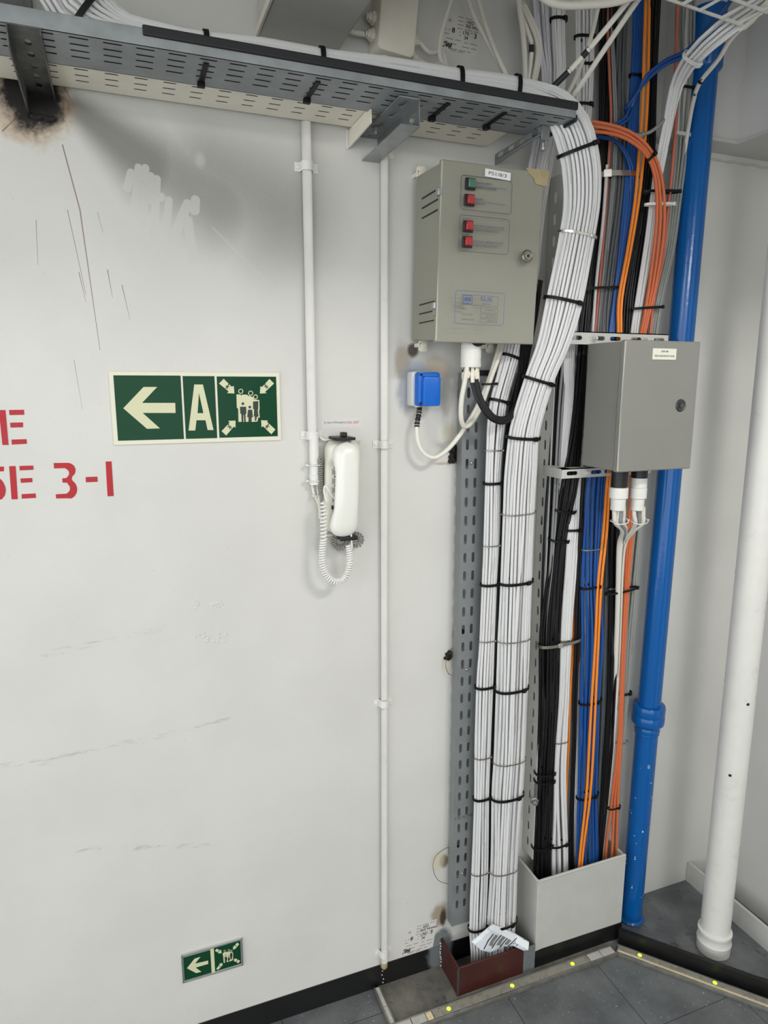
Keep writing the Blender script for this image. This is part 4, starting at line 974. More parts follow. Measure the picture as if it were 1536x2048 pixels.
for u, v in ((1500, 1412), (1460, 1551)):
    d = ray(u, v)
    P = CAM+d*((V((wx, wy, 0))-CAM).xy.length-wr)/d.xy.length*1.0
    nrm = V((P.x-wx, P.y-wy, 0)).normalized(); P = V((wx, wy, P.z))+nrm*(wr+.0002)
    G().lathe(P, nrm, [(-.0005, .004), (.0004, .0036), (.0006, 0)], 10).obj('paint_chip', 'tape', t)

# ------------------------------------------------------------------ low level light strips on the floor
def strip(label, P0, d, L, w_, parts, leds, group='low level light strips'):
    """aluminium channel along d with inserts and glowing spots"""
    d = V(d).normalized(); nn = V((-d.y, d.x, 0)); nn = nn if nn.y >= -1e-6 else -nn
    if abs(d.x) < .1: nn = V((1, 0, 0))
    t = thing('light_strip', label, 'floor light', P0+d*L/2, group)
    def sl_(a, b, y0, y1, z0, z1, name, m, bv=.0006):
        q = [P0+d*a+nn*y0, P0+d*b+nn*y0, P0+d*b+nn*y1, P0+d*a+nn*y1]
        return bev(fixn(G().prism([p+V((0, 0, z0)) for p in q], (0, 0, z1-z0)).obj(name, m, t)), bv)
    sl_(0, L, 0, w_, .0005, .0085, 'profile', 'alu')
    sl_(0, L, 0, .004, .0085, .0125, 'profile_edge', 'alu'); sl_(0, L, w_-.0035, w_, .0085, .0125, 'profile_edge', 'alu')
    for a, b, y0, y1, m, nm in parts: sl_(a, b, y0, y1, .0086, .0120, nm, m)
    for a, yo in leds:
        p = P0+d*a+nn*yo; 
        t2 = G().lathe(p+V((0, 0, .0118)), (0, 0, 1), [(0, .0052), (.0012, .0046), (.0020, .0026), (.0022, 0)], 14).obj('led_spot', 'led', t)
    return t
strip('short light strip with worn tile inserts running out from the wall below the thin conduit', V((.496, -.118, 0)), (0, 1, 0), .108, .017, [(.002, .048, .004, .0135, 'tile_strip', 'tile_insert'), (.050, .106, .004, .0135, 'tile_strip', 'tile_insert')], [])
x_ = .496
strip('light strip along the front of the red and white coamings with three green spots', V((x_, -.146, 0)), (1, 0, 0), 1.139-x_, .030,
      [(.004, .052, .005, .026, 'tile_strip', 'tile_insert'), (.054, .090, .005, .026, 'tile_strip', 'tile_insert'), (.0915, .107, .005, .026, 'cream_strip', 'tile_insert'), (.109, .560, .005, .026, 'lens_dull', 'lens'), (.562, .600, .005, .026, 'tile_strip', 'tile_insert'), (.602, .640, .005, .026, 'tile_strip', 'tile_insert')],
      [(.646-x_, .0155), (.824-x_, .0155), (1.006-x_, .0155)])
d45 = V((.655, -.756, 0)).normalized()
strip('light strip with cream edge following the slanted black curb, two green spots', V((1.137, -.141, 0)), d45, .75, .030,
      [(.003, .745, .003, .0115, 'cream_strip', 'cream_edge'), (.003, .745, .0125, .0265, 'lens_dull', 'lens')], [(.058, .0195), (.238, .0195)])

# ------------------------------------------------------------------ cables
ORD = 'first second third fourth fifth sixth seventh eighth ninth tenth eleventh twelfth thirteenth fourteenth fifteenth sixteenth'.split()
class Bundle:
    """a run of cables laid side by side: stations ((uA, vA), (uB, vB), depth) give both edges of the run"""
    def __init__(s, stations, flat=.6, step=.016, zmin=None):
        A = [at(*a, Y) for a, b, Y in stations]; B = [at(*b, Y) for a, b, Y in stations]
        if zmin:
            for i in range(zmin[0], zmin[1]): A[i].z = max(A[i].z, 1.9945)
        P = [(p+q)/2 for p, q in zip(A, B)]; S = [q-p for p, q in zip(A, B)]
        n = [max(2, int((P[i+1]-P[i]).length/step)) for i in range(len(P)-1)]
        def smooth(X):
            X = [X[0]*2-X[1]]+X+[X[-1]*2-X[-2]]; out = []
            for i in range(1, len(X)-2):
                a, b, c, d = X[i-1:i+3]
                for k in range(n[i-1]):
                    t = k/n[i-1]; out.append(.5*((2*b)+(c-a)*t+(2*a-5*b+4*c-d)*t*t+(3*b-a-3*c+d)*t**3))
            out.append(X[-2]); return out
        s.P = smooth(P); s.S = smooth(S); s.N = []; s.w = []
        for i, p in enumerate(s.P):
            T = (s.P[min(i+1, len(s.P)-1)]-s.P[max(i-1, 0)]).normalized(); sd = s.S[i]
            sd = sd-T*sd.dot(T); s.w.append(sd.length/2); sd.normalize(); s.S[i] = sd; N = T.cross(sd); N = N if N.dot(CAM-p) > 0 else -N; s.N.append(N)
        s.flat = flat
        s.L = [0]
        for i in range(1, len(s.P)): s.L.append(s.L[-1]+(s.P[i]-s.P[i-1]).length)
        s.uv = [proj(p) for p in s.P]
    def near(s, u, v): return min(range(len(s.uv)), key=lambda i: (s.uv[i][0]-u)**2+(s.uv[i][1]-v)**2)
    def lay(s, n, r, m, name, label, cat, group, layers=2, wander=.35, seed=0, i0=0, i1=None, swap=0, r0=0):
        rnd = random.Random(seed+n*7); made = []
        for ly in range(layers):
            nn = n-ly if ly < 2 else max(2, n-3)
            for k in range(nn):
                ph = [rnd.uniform(0, 6.28) for _ in range(4)]; fq = [rnd.uniform(3, 7), rnd.uniform(8, 15)]
                dr = 0
                if rnd.random() < swap: dr = rnd.choice((-1, 1))*rnd.uniform(.7, 1.4); c0 = rnd.uniform(.1, .7)*s.L[-1]
                pts = []
                for i in range(i0, i1 or len(s.P)):
                    l = s.L[i]; w_ = max(s.w[i]-r, .0001)-ly*1.7*r*.6; w_ = max(w_, .0002); d_ = max(s.w[i]*s.flat-r, 0)-ly*2.5*r
                    q = k+wander*(math.sin(l*fq[0]+ph[0])*.6+math.sin(l*fq[1]+ph[1])*.4)
                    lift = 0
                    if dr:
                        tt = (l-c0)/.22; sm = 0 if tt < 0 else 1 if tt > 1 else tt*tt*(3-2*tt)
                        q += dr*sm; lift = math.sin(PI*min(1, max(0, tt)))*r*1.1
                    q = min(max(q, -.2), nn-.8)
                    x = (q+.5)/nn*2-1 if nn > 1 else 0
                    x = max(-1, min(1, x*(1 if nn > 1 else 0)*(nn/(max(nn-1, 1)) if nn > 1 else 1)))
                    sa = math.sin(x*PI/2*.86)/math.sin(PI/2*.86)*.55+x*.45
                    y = math.sqrt(max(0, 1-sa*sa))
                    jit = (math.sin(l*fq[1]*1.3+ph[2]))*r*.25
                    pts.append(s.P[i]+s.S[i]*(w_*sa)+s.N[i]*(d_*y+lift+jit+r0))
                o = G().tube(pts, r, 8, uv=True).obj(name, m)
                made.append(tag(o, label, cat, group))
        return made
    def tie(s, u, v, m, label, group, bw=.0046, th=.0013, r=.003, head=.25, hm=None, slack=1.0, name='cable_tie', droop=0, part='locking_head'):
        i = s.near(u, v); i = min(max(i, 1), len(s.P)-2)
        P, S, N = s.P[i], s.S[i], s.N[i]; T = N.cross(S).normalized(); w_ = (s.w[i]+r*.35)*slack+.0004; d_ = max(s.w[i]*s.flat+r*.3, r*1.4)*slack+.0008
        dn = -1 if T.z > 0 else 1
        n = 44; vs = []; fs = []
        for k in range(n):
            a = 2*PI*k/n; e = V((0, 0, 0)); c, sn = math.cos(a), math.sin(a)
            f = abs(c)**.8*math.copysign(1, c); h = abs(sn)**.8*math.copysign(1, sn)
            off = T*(dn*droop*max(0, sn))
            for dw, dr in ((-bw/2, 0), (bw/2, 0), (bw/2, th), (-bw/2, th)):
                vs.append(P+S*(f*(w_+dr))+N*(h*(d_+dr) if sn > 0 else h*(d_*.8+dr))+T*dw+off)
        for k in range(n):
            for j in range(4): fs.append((k*4+j, k*4+(j+1) % 4, ((k+1) % n)*4+(j+1) % 4, ((k+1) % n)*4+j))
        o = fixn(G().add(vs, fs).obj(name, m)); tag(o, label, 'cable tie', group)
        if head is not None:
            a = PI/2-head*PI/2; c, sn = math.cos(a), math.sin(a)
            f = abs(c)**.8*math.copysign(1, c); h = abs(sn)**.8
            hp = P+S*(f*w_)+N*(h*d_)+T*(dn*droop*sn); on = (S*f/w_+N*h/d_).normalized(); tg = T.cross(on)
            M4 = Matrix((tg.to_4d(), on.to_4d(), T.to_4d(), (0, 0, 0, 1))).transposed(); M4[0][3], M4[1][3], M4[2][3] = hp; M4[3] = (0, 0, 0, 1)
            b = bw*.8
            bev(fixn(G().box(-b, b, -.0004, .0042 if part == 'locking_head' else .0022, -b*.9, b*.9, M4).obj(part, hm or m, o)), .0006)
        return o
def single(pts, r, m, name, label, cat, group=None, n=10, sub=10):
    P = cr([at(u, v, Y) for u, v, Y in pts], sub); return tag(G().tube(P, r, n, uv=True).obj(name, m), label, cat, group)
def H(v, uL, uR, Y): return ((uL, v), (uR, v), Y)

# thick white bundle: down out of the deckhead, along the tray, over its end and down the wall
thick = Bundle([((40, -110), (200, -125), -.17), ((66, -20), (228, -25), -.165), ((88, 28), (270, 20), -.162), ((140, 62), (318, 44), -.166), ((250, 88), (388, 58), -.17), ((385, 104), (440, 67), -.172),
    ((515, 124), (530, 76), -.172), ((640, 143), (647, 97), -.172), ((770, 164), (776, 113), -.172), ((898, 184), (905, 134), -.172), ((1005, 202), (1018, 149), -.172), ((1062, 220), (1094, 168), -.172),
    ((1087, 242), (1140, 192), -.172), ((1104, 268), (1180, 248), -.172), ((1121, 320), (1198, 325), -.170), ((1127, 400), (1199, 397), -.166), ((1118, 470), (1189, 470), -.160), ((1091, 598), (1163, 606), -.148),
    ((1073, 685), (1137, 690), -.138), ((1048, 757), (1106, 766), -.125), ((1020, 850), (1078, 864), -.108), ((1008, 938), (1072, 940), -.097), ((1004, 1025), (1067, 1024), -.088), ((999, 1162), (1062, 1162), -.078),
    ((995, 1277), (1057, 1277), -.074), ((992, 1378), (1053, 1373), -.072), ((988, 1505), (1048, 1505), -.070), ((983, 1590), (1043, 1588), -.068), ((981, 1725), (1034, 1723), -.066), ((974, 1845), (1030, 1838), -.063),
    ((972, 1905), (1026, 1900), -.060), ((970, 1960), (1022, 1955), -.055)], flat=.55, zmin=(2, 13))
thick.lay(12, .0033, 'white_cable', 'data_cable', 'white data cable in the thick bundle that runs along the tray and down the wall', 'cable', 'cables of the thick white bundle', layers=2, wander=.2, seed=3, swap=.3)
# thinner white bundle, from behind the louvred cabinet
thin = Bundle([H(-60, 1102, 1131, -.045), H(60, 1103, 1130, -.045), H(170, 1106, 1131, -.045), H(290, 1082, 1112, -.045), H(420, 1058, 1090, -.045), H(560, 1040, 1075, -.05), ((1016, 650), (1054, 655), -.055),
    ((1003, 712), (1039, 718), -.06), ((980, 800), (1014, 806), -.068), ((973, 850), (1010, 852), -.07), H(900, 971, 1005, -.068), H(966, 969, 1001, -.066), H(1090, 966, 998, -.064), H(1168, 963, 994, -.062), H(1280, 958, 989, -.060),
    H(1372, 952, 986, -.060), H(1512, 949, 981, -.060), H(1594, 948, 978, -.060), H(1742, 943, 976, -.058), H(1852, 938, 972, -.057), H(1905, 940, 972, -.055), H(1965, 941, 972, -.05)], flat=.6)
thin.lay(7, .0030, 'white_cable', 'data_cable', 'white data cable in the thinner bundle emerging behind the louvred cabinet', 'cable', 'cables of the thinner white bundle', layers=2, wander=.18, seed=11, swap=.25)

def ties(bundle, marks, where, group, **k):
    outl = []
    for i, (u, v, kind) in enumerate(marks):
        blk = kind[0] == 'b'
        lb = ('black' if blk else 'steel' if kind[0] == 's' else 'white')+' cable tie '+where.format(ORD[i])
        kw = dict(k); bw_ = kw.pop('bw_', .0058)
        if blk: outl.append(bundle.tie(u, v, 'tie_black', lb, group, bw=bw_, **kw))
        elif kind[0] == 'w': bundle.tie(u, v, 'tie_white', lb, group, bw=.0046, **kw)
        else: bundle.tie(u, v, 'steel_band' if kind == 's' else 'dull_band', lb, group, bw=.0044 if kind == 's' else .0026, th=.0006, part='buckle', hm='steel_band', **kw)
    return outl
tray_ties = ties(thick, [(175, 25, 'b'), (413, 82, 'b'), (643, 118, 'b'), (912, 158, 'b'), (1036, 178, 'b')], 'round the thick white bundle on the tray, {} from the fanned-out end', 'ties on the tray run', head=None, bw_=.0085)
ties(thick, [(1160, 305, 'b'), (1153, 468, 's'), (1125, 603, 'b'), (1078, 760, 'b'), (1048, 868, 'b'), (1036, 1025, 'd'), (1030, 1162, 'b'), (1026, 1278, 'd'), (1022, 1376, 'b'), (1018, 1512, 'd'), (1013, 1588, 'b'), (1007, 1732, 'd'), (1002, 1842, 'b')],
     'round the thick white bundle, {} from the top of its drop', 'ties on the thick bundle', head=.25, bw_=.0066)
ties(thin, [(1020, 714, 'b'), (997, 806, 'b'), (987, 900, 'd'), (985, 968, 'b'), (981, 1091, 'd'), (978, 1168, 'b'), (973, 1281, 'd'), (968, 1374, 'b'), (964, 1514, 'd'), (962, 1596, 'b'), (959, 1744, 'd'), (955, 1855, 'b')],
     'round the thinner white bundle, {} below the louvred cabinet', 'ties on the thinner bundle', head=.45, bw_=.0062)

def run(sts, n, r, m, name, label, group, layers=1, flat=.4, seed=1, wander=.3, swap=0, cat='cable'):
    b = Bundle(sts, flat=flat, step=.022); b.lay(n, r, m, name, label, cat, group, layers=layers, wander=wander, seed=seed, swap=swap); return b
for o, (u, v, y0) in zip(tray_ties[1:], ((411, 132, -.125), (632, 170, -.125), (898, 205, -.130), (1010, 225, -.130))):
    q = at(u, v, -.16); xq = atZ(u, v, 1.984).x
    g = G().box(xq-.0042, xq+.0042, -.205, y0, 1.9825, 1.9846); g.box(xq-.006, xq+.006, y0-.012, y0-.002, 1.977, 1.9846)
    bev(g.obj('strap_tail', 'tie_black', o), .0006)
# black cables
black1 = run([H(-60, 1196, 1240, -.03), H(120, 1198, 1232, -.032), H(300, 1196, 1216, -.035), H(450, 1184, 1202, -.04), H(600, 1164, 1187, -.05), H(690, 1156, 1175, -.055), H(770, 1149, 1171, -.055), H(860, 1138, 1164, -.055), H(930, 1122, 1160, -.055), H(1000, 1109, 1150, -.054),
    H(1100, 1097, 1131, -.052), H(1250, 1080, 1121, -.05), H(1400, 1077, 1117, -.05), H(1540, 1073, 1108, -.05), H(1700, 1067, 1102, -.05), H(1800, 1066, 1102, -.045)], 8, .0031, 'black_cable', 'power_cable',
    'black cable in the heavy black bundle beside the slotted tray side', 'cables of the heavy black bundle', layers=2, flat=.5, seed=5, swap=.3)
run([H(560, 1138, 1158, -.045), H(640, 1130, 1146, -.045), H(740, 1114, 1127, -.045), H(840, 1103, 1114, -.045), H(930, 1097, 1109, -.046), H(1010, 1090, 1104, -.046), H(1100, 1084, 1099, -.044), H(1250, 1080, 1096, -.042), H(1400, 1079, 1094, -.04)], 3, .0031, 'black_cable', 'power_cable',
    'black cable behind the thick white bundle, nearest the slotted tray side', 'black cables next to the slotted tray side', seed=8)
for k, (dx, m) in enumerate(((0, 'grey_cable'), (7, 'grey_cable'))):
    single([(1140+dx, 540, -.05), (1130+dx, 680, -.058), (1119+dx, 800, -.06), (1112+dx*.8, 930, -.062), (1106+dx*.7, 1040, -.060), (1098+dx*.4, 1170, -.056), (1093, 1290, -.045)], .0031, m, 'power_cable', 'grey cable lying between the black ones beside the slotted tray side', 'cable', 'grey pair among the black cables')
# thin white group beside the plain cabinet, top part of the same run stands high at the deckhead
w3 = run([H(-60, 1149, 1189, -.06), H(100, 1151, 1188, -.06), H(210, 1152, 1184, -.06), H(300, 1152, 1178, -.055), H(420, 1158, 1180, -.05), H(560, 1144, 1166, -.055), H(690, 1128, 1151, -.06), H(800, 1127, 1147, -.06), H(925, 1118, 1132, -.058), H(1040, 1112, 1122, -.05), H(1140, 1104, 1112, -.04)], 7, .0025, 'white_cable', 'data_cable',
    'thin white cable of the flat run above the tray end and beside the plain cabinet', 'cables of the flat white run', layers=2, seed=21)
ties(w3, [(1168, 72, 'b'), (1168, 130, 'b'), (1166, 222, 'b')], 'round the flat white run above the tray end, {} from the top', 'ties on the flat white run')
# further white bundle up by the sticker
w2 = run([H(-60, 1060, 1092, -.05), H(40, 1068, 1098, -.05), H(100, 1076, 1101, -.05), H(170, 1084, 1104, -.05), H(300, 1060, 1085, -.045), H(420, 1040, 1062, -.04)], 5, .0030, 'lilac_cable', 'data_cable', 'white cable in the upright group beside the loose cables near the sticker', 'upright white group near the sticker', layers=2, seed=31)
ties(thin, [(1118, 45, 'b')], 'round the upright white bundle behind the tray end, high up', None)
# larger white cables under the plain cabinet
w4 = run([H(850, 1172, 1192, -.05), H(940, 1150, 1170, -.055), H(1000, 1141, 1160, -.058), H(1060, 1135, 1159, -.060), H(1150, 1129, 1152, -.062), H(1250, 1122, 1145, -.064), H(1400, 1117, 1138, -.062), H(1550, 1107, 1132, -.06), H(1700, 1104, 1136, -.058), H(1800, 1104, 1134, -.05)], 4, .0040, 'white_cable', 'power_cable',
    'stout white cable between the heavy black bundle and the blue cables', 'stout white cables', layers=2, flat=.4, seed=41)
ties(w4, [(1147, 1060, 'b'), (1133, 1283, 's'), (1120, 1490, 'd'), (1119, 1690, 'b')], 'round the stout white cables, {} below the plain grey cabinet', 'ties on the stout white cables')
for k in range(2):
    single([(1168-6*k, 1080, -.045), (1153-5*k, 1180, -.052), (1146-4*k+2, 1280, -.058), (1141-4*k, 1380, -.058), (1138-4*k, 1480, -.056), (1133-4*k, 1600, -.048), (1131-3*k, 1740, -.04)], .0024, 'orange_cable', 'data_cable', 'thin orange cable squeezed between the stout white cables and the black pair', 'cable', 'thin orange pair')
single([(1214, -60, -.036), (1215, 50, -.04), (1219, 150, -.05), (1222, 240, -.052), (1218, 310, -.054), (1212, 400, -.056), (1203, 520, -.06), (1195, 610, -.064), (1188, 690, -.066), (1176, 840, -.06), (1168, 960, -.058), (1165, 1060, -.058), (1160, 1250, -.052), (1156, 1420, -.04)], .0030, 'salmon_cable', 'data_cable', 'salmon pink cable farthest from the blue pipe, passing behind the plain grey cabinet', 'cable')
for k in range(2):
    single([(1220+4*k, -60, -.036), (1221+4*k, 50, -.04), (1226+4*k, 160, -.05), (1229+4*k, 280, -.052), (1221+4*k, 400, -.056), (1209+4*k, 520, -.06), (1199+4*k, 620, -.062), (1194+4*k, 690, -.06), (1190, 800, -.05)], .0027, 'grey_cable', 'data_cable', 'light grey cable beside the salmon pink one above the plain grey cabinet', 'cable', 'light grey pair beside the salmon cable')
single([(1214, 330, -.06), (1206, 440, -.062), (1193, 560, -.066), (1187, 640, -.068), (1183, 700, -.066), (1180, 800, -.06)], .0034, 'white_cable', 'power_cable', 'single white cable running alongside the salmon pink one above the plain grey cabinet', 'cable')
black3 = run([H(880, 1176, 1186, -.06), H(960, 1163, 1172, -.064), H(1050, 1158, 1166, -.066), H(1150, 1153, 1162, -.066), H(1250, 1149, 1160, -.066), H(1450, 1143, 1153, -.064), H(1600, 1140, 1150, -.060), H(1700, 1138, 1148, -.058), H(1790, 1138, 1147, -.05)], 2, .0038, 'black_cable', 'power_cable',
    'black cable of the pair between the stout white cables and the blue cables', 'black pair beside the blue cables', seed=3)
for k in range(2):
    single([(1163+5*k, 1270, -.045), (1158+4*k, 1350, -.05), (1153+4*k, 1450, -.054), (1150+4*k, 1560, -.056), (1147+4*k, 1680, -.05), (1147+3*k, 1780, -.04)], .0031, 'white_cable', 'data_cable', 'white cable hugging the black pair beside the blue cables', 'cable', 'white pair beside the black pair')
# blue
blue = run([H(-60, 1267, 1288, -.05), H(100, 1263, 1285, -.052), H(200, 1257, 1278, -.055), H(300, 1252, 1275, -.058), H(400, 1246, 1267, -.062), H(520, 1234, 1254, -.066), H(660, 1217, 1236, -.070), H(820, 1196, 1222, -.072), H(960, 1171, 1212, -.074), H(1060, 1166, 1206, -.074), H(1172, 1162, 1202, -.072),
    H(1280, 1162, 1206, -.070), H(1402, 1160, 1200, -.068), H(1590, 1155, 1194, -.066), H(1700, 1150, 1196, -.063), H(1800, 1146, 1196, -.058)], 7, .0033, 'blue_cable', 'data_cable', 'blue cable in the blue bundle that passes behind the plain grey cabinet', 'cables of the blue bundle', layers=2, flat=.45, seed=51)
ties(blue, [(1272, 150, 'b'), (1186, 1088, 'd'), (1181, 1172, 'b'), (1180, 1405, 'b'), (1175, 1590, 'b')], 'round the blue bundle, {} from the top', 'ties on the blue bundle')
for (a, lb) in (([(1262, 175, -.055), (1261, 205, -.06), (1252, 232, -.068), (1235, 246, -.066), (1225, 256, -.05)], 'blue cable looping off the blue bundle above the orange sweep'), ([(1192, 272, -.06), (1222, 278, -.068), (1243, 296, -.072), (1258, 330, -.07), (1261, 370, -.066), (1255, 430, -.062)], 'blue cable curving into the blue bundle below the orange sweep')):
    for k in range(2):
        single([(u+6*k, v+3*k, y+.002*k) for u, v, y in a], .0032, 'blue_cable', 'data_cable', lb, 'cable', lb.replace('cable', 'pair'))
# dark grey
dgrey = run([H(-60, 1238, 1260, -.04), H(100, 1231, 1252, -.042), H(200, 1223, 1252, -.044), H(300, 1227, 1256, -.048), H(400, 1223, 1250, -.054), H(550, 1206, 1230, -.060), H(660, 1197, 1220, -.062), H(820, 1200, 1220, -.058), H(960, 1212, 1226, -.056), H(1100, 1211, 1223, -.056), H(1250, 1208, 1219, -.056), H(1400, 1203, 1213, -.056), H(1500, 1199, 1210, -.055),
    H(1590, 1195, 1204, -.054), H(1700, 1196, 1205, -.052), H(1790, 1194, 1204, -.045)], 4, .0034, 'dark_grey_cable', 'power_cable', 'dark grey cable in the group running beside the blue bundle', 'dark grey cables', layers=2, seed=61)
# orange pair over the blue bundle
orange2 = run([H(-10, 1289, 1302, -.075), H(100, 1285, 1300, -.076), H(200, 1283, 1297, -.077), H(300, 1276, 1290, -.078), H(400, 1267, 1280, -.080), H(500, 1252, 1264, -.082), H(600, 1235, 1246, -.084), H(680, 1234, 1244, -.085), H(820, 1226, 1236, -.086), H(960, 1212, 1222, -.087), H(1060, 1205, 1216, -.087), H(1172, 1193, 1204, -.086), H(1300, 1187, 1198, -.085),
    H(1450, 1178, 1191, -.084), H(1590, 1170, 1182, -.083), H(1700, 1159, 1169, -.080), H(1800, 1150, 1160, -.072)], 2, .0033, 'orange_cable', 'data_cable', 'bright orange cable of the pair running over the front of the blue bundle', 'orange pair on the blue bundle', seed=71, wander=.1)
# blacks beyond the orange pair
black4 = run([H(-60, 1298, 1326, -.045), H(100, 1296, 1316, -.046), H(200, 1292, 1312, -.048), H(300, 1286, 1310, -.052), H(400, 1278, 1299, -.056), H(500, 1262, 1286, -.060), H(600, 1247, 1271, -.064), H(680, 1243, 1265, -.066), H(820, 1234, 1256, -.066), H(960, 1224, 1243, -.066), H(1100, 1218, 1240, -.066), H(1250, 1217, 1239, -.066), H(1400, 1212, 1232, -.064), H(1480, 1208, 1228, -.064), H(1600, 1201, 1216, -.062),
    H(1700, 1195, 1206, -.058), H(1790, 1190, 1200, -.05)], 5, .0033, 'black_cable', 'power_cable', 'black cable in the strand on the far side of the bright orange pair', 'black strand beyond the orange pair', layers=2, seed=81)
black4.tie(1230, 1180, 'steel_band', 'steel tie round the black strand and grey cables below the twin glands', 'ties below the twin glands', bw=.0035, slack=1.1)
# whites coming off the wire basket
w6 = run([((1560, -45), (1585, -10), -.30), ((1490, 5), (1508, 40), -.285), ((1428, 45), (1455, 78), -.26), ((1372, 103), (1397, 128), -.20), ((1341, 165), (1364, 182), -.14), ((1327, 240), (1347, 246), -.11), H(312, 1313, 1333, -.09), H(400, 1299, 1315, -.08), H(500, 1286, 1304, -.078), H(600, 1271, 1287, -.076), H(680, 1260, 1276, -.075), H(820, 1250, 1266, -.074), H(960, 1241, 1255, -.073), H(1100, 1240, 1252, -.072), H(1250, 1238, 1246, -.070), H(1400, 1228, 1236, -.066), H(1560, 1212, 1222, -.06), H(1700, 1200, 1209, -.055), H(1790, 1197, 1206, -.05)],
    4, .0033, 'white_cable', 'data_cable', 'white cable swept down from the wire basket and behind the plain grey cabinet', 'white cables from the wire basket', layers=2, flat=.5, seed=91)
w6.tie(1384, 116, 'tie_white', 'white cable tie gathering the white cables below the wire basket', None, bw=.007, head=.6)
# orange sweep
orange3 = run([((1150, 268), (1150, 238), -.09), ((1185, 266), (1188, 240), -.10), ((1232, 273), (1240, 251), -.11), ((1268, 291), (1280, 272), -.114), ((1294, 318), (1310, 307), -.114), ((1307, 358), (1325, 350), -.11), ((1311, 410), (1331, 404), -.104), H(470, 1308, 1329, -.098), H(560, 1297, 1316, -.092), H(640, 1284, 1299, -.088), H(690, 1275, 1290, -.085), H(820, 1262, 1278, -.084), H(960, 1258, 1272, -.084), H(1060, 1254, 1268, -.083), H(1150, 1249, 1260, -.080), H(1250, 1244, 1253, -.078),
    H(1400, 1239, 1248, -.074), H(1500, 1232, 1243, -.072), H(1600, 1221, 1238, -.070), H(1720, 1208, 1234, -.064), H(1800, 1204, 1232, -.055)], 3, .0036, 'red_orange_cable', 'data_cable', 'reddish orange cable of the three sweeping out from behind the thick white bundle', 'reddish orange sweep', layers=1, flat=.3, seed=95, wander=.15)
orange3.tie(1303, 312, 'tie_black', 'black cable tie on the bend of the reddish orange sweep', None, bw=.006)
orange3.tie(1230, 1610, 'tie_black', 'black cable tie round the orange cables just above the white coaming', None, bw=.004, slack=1.15)
single([(1357, -60, -.07), (1354, 60, -.07), (1351, 150, -.072), (1352, 230, -.074), (1346, 320, -.076), (1338, 400, -.078), (1325, 520, -.08), (1308, 600, -.082), (1298, 690, -.08), (1282, 850, -.075), (1268, 1000, -.074), (1256, 1180, -.07), (1245, 1360, -.066), (1236, 1520, -.062)], .0036, 'salmon_cable', 'data_cable', 'salmon pink cable nearest the blue pipe, beside the greenish grey group', 'cable')
ggrey = run([H(-60, 1352, 1396, -.05), H(60, 1350, 1394, -.05), H(150, 1356, 1390, -.05), H(210, 1353, 1384, -.05), H(300, 1350, 1376, -.052), H(400, 1340, 1363, -.055), H(500, 1327, 1349, -.058), H(600, 1304, 1327, -.062), H(690, 1290, 1314, -.064), H(850, 1278, 1300, -.064), H(1000, 1268, 1289, -.064), H(1100, 1258, 1280, -.064), H(1250, 1248, 1267, -.064), H(1400, 1240, 1257, -.062), H(1500, 1235, 1250, -.06), H(1600, 1228, 1241, -.055), H(1720, 1220, 1236, -.05), H(1800, 1215, 1232, -.045)],
    5, .0032, 'green_grey_cable', 'power_cable', 'greenish grey cable in the group nearest the blue pipe', 'greenish grey group', layers=2, flat=.45, seed=99)
ties(ggrey, [(1368, 190, 'b'), (1249, 1390, 'b'), (1238, 1490, 'd')], 'round the greenish grey group, {} from the top', 'ties on the greenish grey group', slack=1.25)
# wide bands clamping the middle groups to the tray
dg = Bundle([H(340, 1204, 1278, -.055), H(350, 1204, 1278, -.055), H(360, 1204, 1278, -.055)], flat=.28)
dg.tie(1241, 351, 'steel_band', 'bright steel band across the salmon, grey and blue cables above the plain grey cabinet', None, bw=.011, th=.0008, part='buckle', head=-.6, slack=1.0)
dg = Bundle([H(570, 1162, 1242, -.062), H(577, 1162, 1242, -.062), H(585, 1162, 1242, -.062)], flat=.30)
dg.tie(1205, 577, 'tie_black', 'black strap across black, grey and blue cables just above the plain grey cabinet', None, bw=.0055, head=.9)
dg = Bundle([H(1276, 1078, 1160, -.056), H(1283, 1078, 1160, -.056), H(1290, 1078, 1160, -.056)], flat=.34)
dg.tie(1120, 1284, 'dull_band', 'steel strap across the heavy black bundle and the stout white cables', None, bw=.0075, th=.0008, part='buckle', hm='steel_band', head=-.1)
ties(black1, [(1130, 1010, 'b'), (1110, 1082, 'b'), (1094, 1535, 'b'), (1090, 1553, 'b'), (1085, 1686, 'b')], 'round the heavy black bundle, {} below the lower white bracket', 'ties on the heavy black bundle', slack=1.12, droop=.006)
for v, x0, x1, m, lb, yy in ((384, 1287, 1356, 'tie_black', 'black cable tie across the white, reddish orange and greenish grey cables, upper one', -.088), (409, 1291, 1345, 'tie_white', 'white cable tie across the white and reddish orange cables beside the blue pipe', -.094),
                     (616, 1264, 1322, 'tie_black', 'black cable tie across white, orange and grey cables just above the plain grey cabinet', -.083), (1181, 1212, 1272, 'tie_black', 'black cable tie across the black, white and grey cables below the twin glands', -.083)):
    b = Bundle([H(v-8, x0, x1, yy), H(v, x0, x1, yy), H(v+8, x0, x1, yy)], flat=.2)
    b.tie((x0+x1)/2, v, m, lb, None, bw=.0055, head=.8)
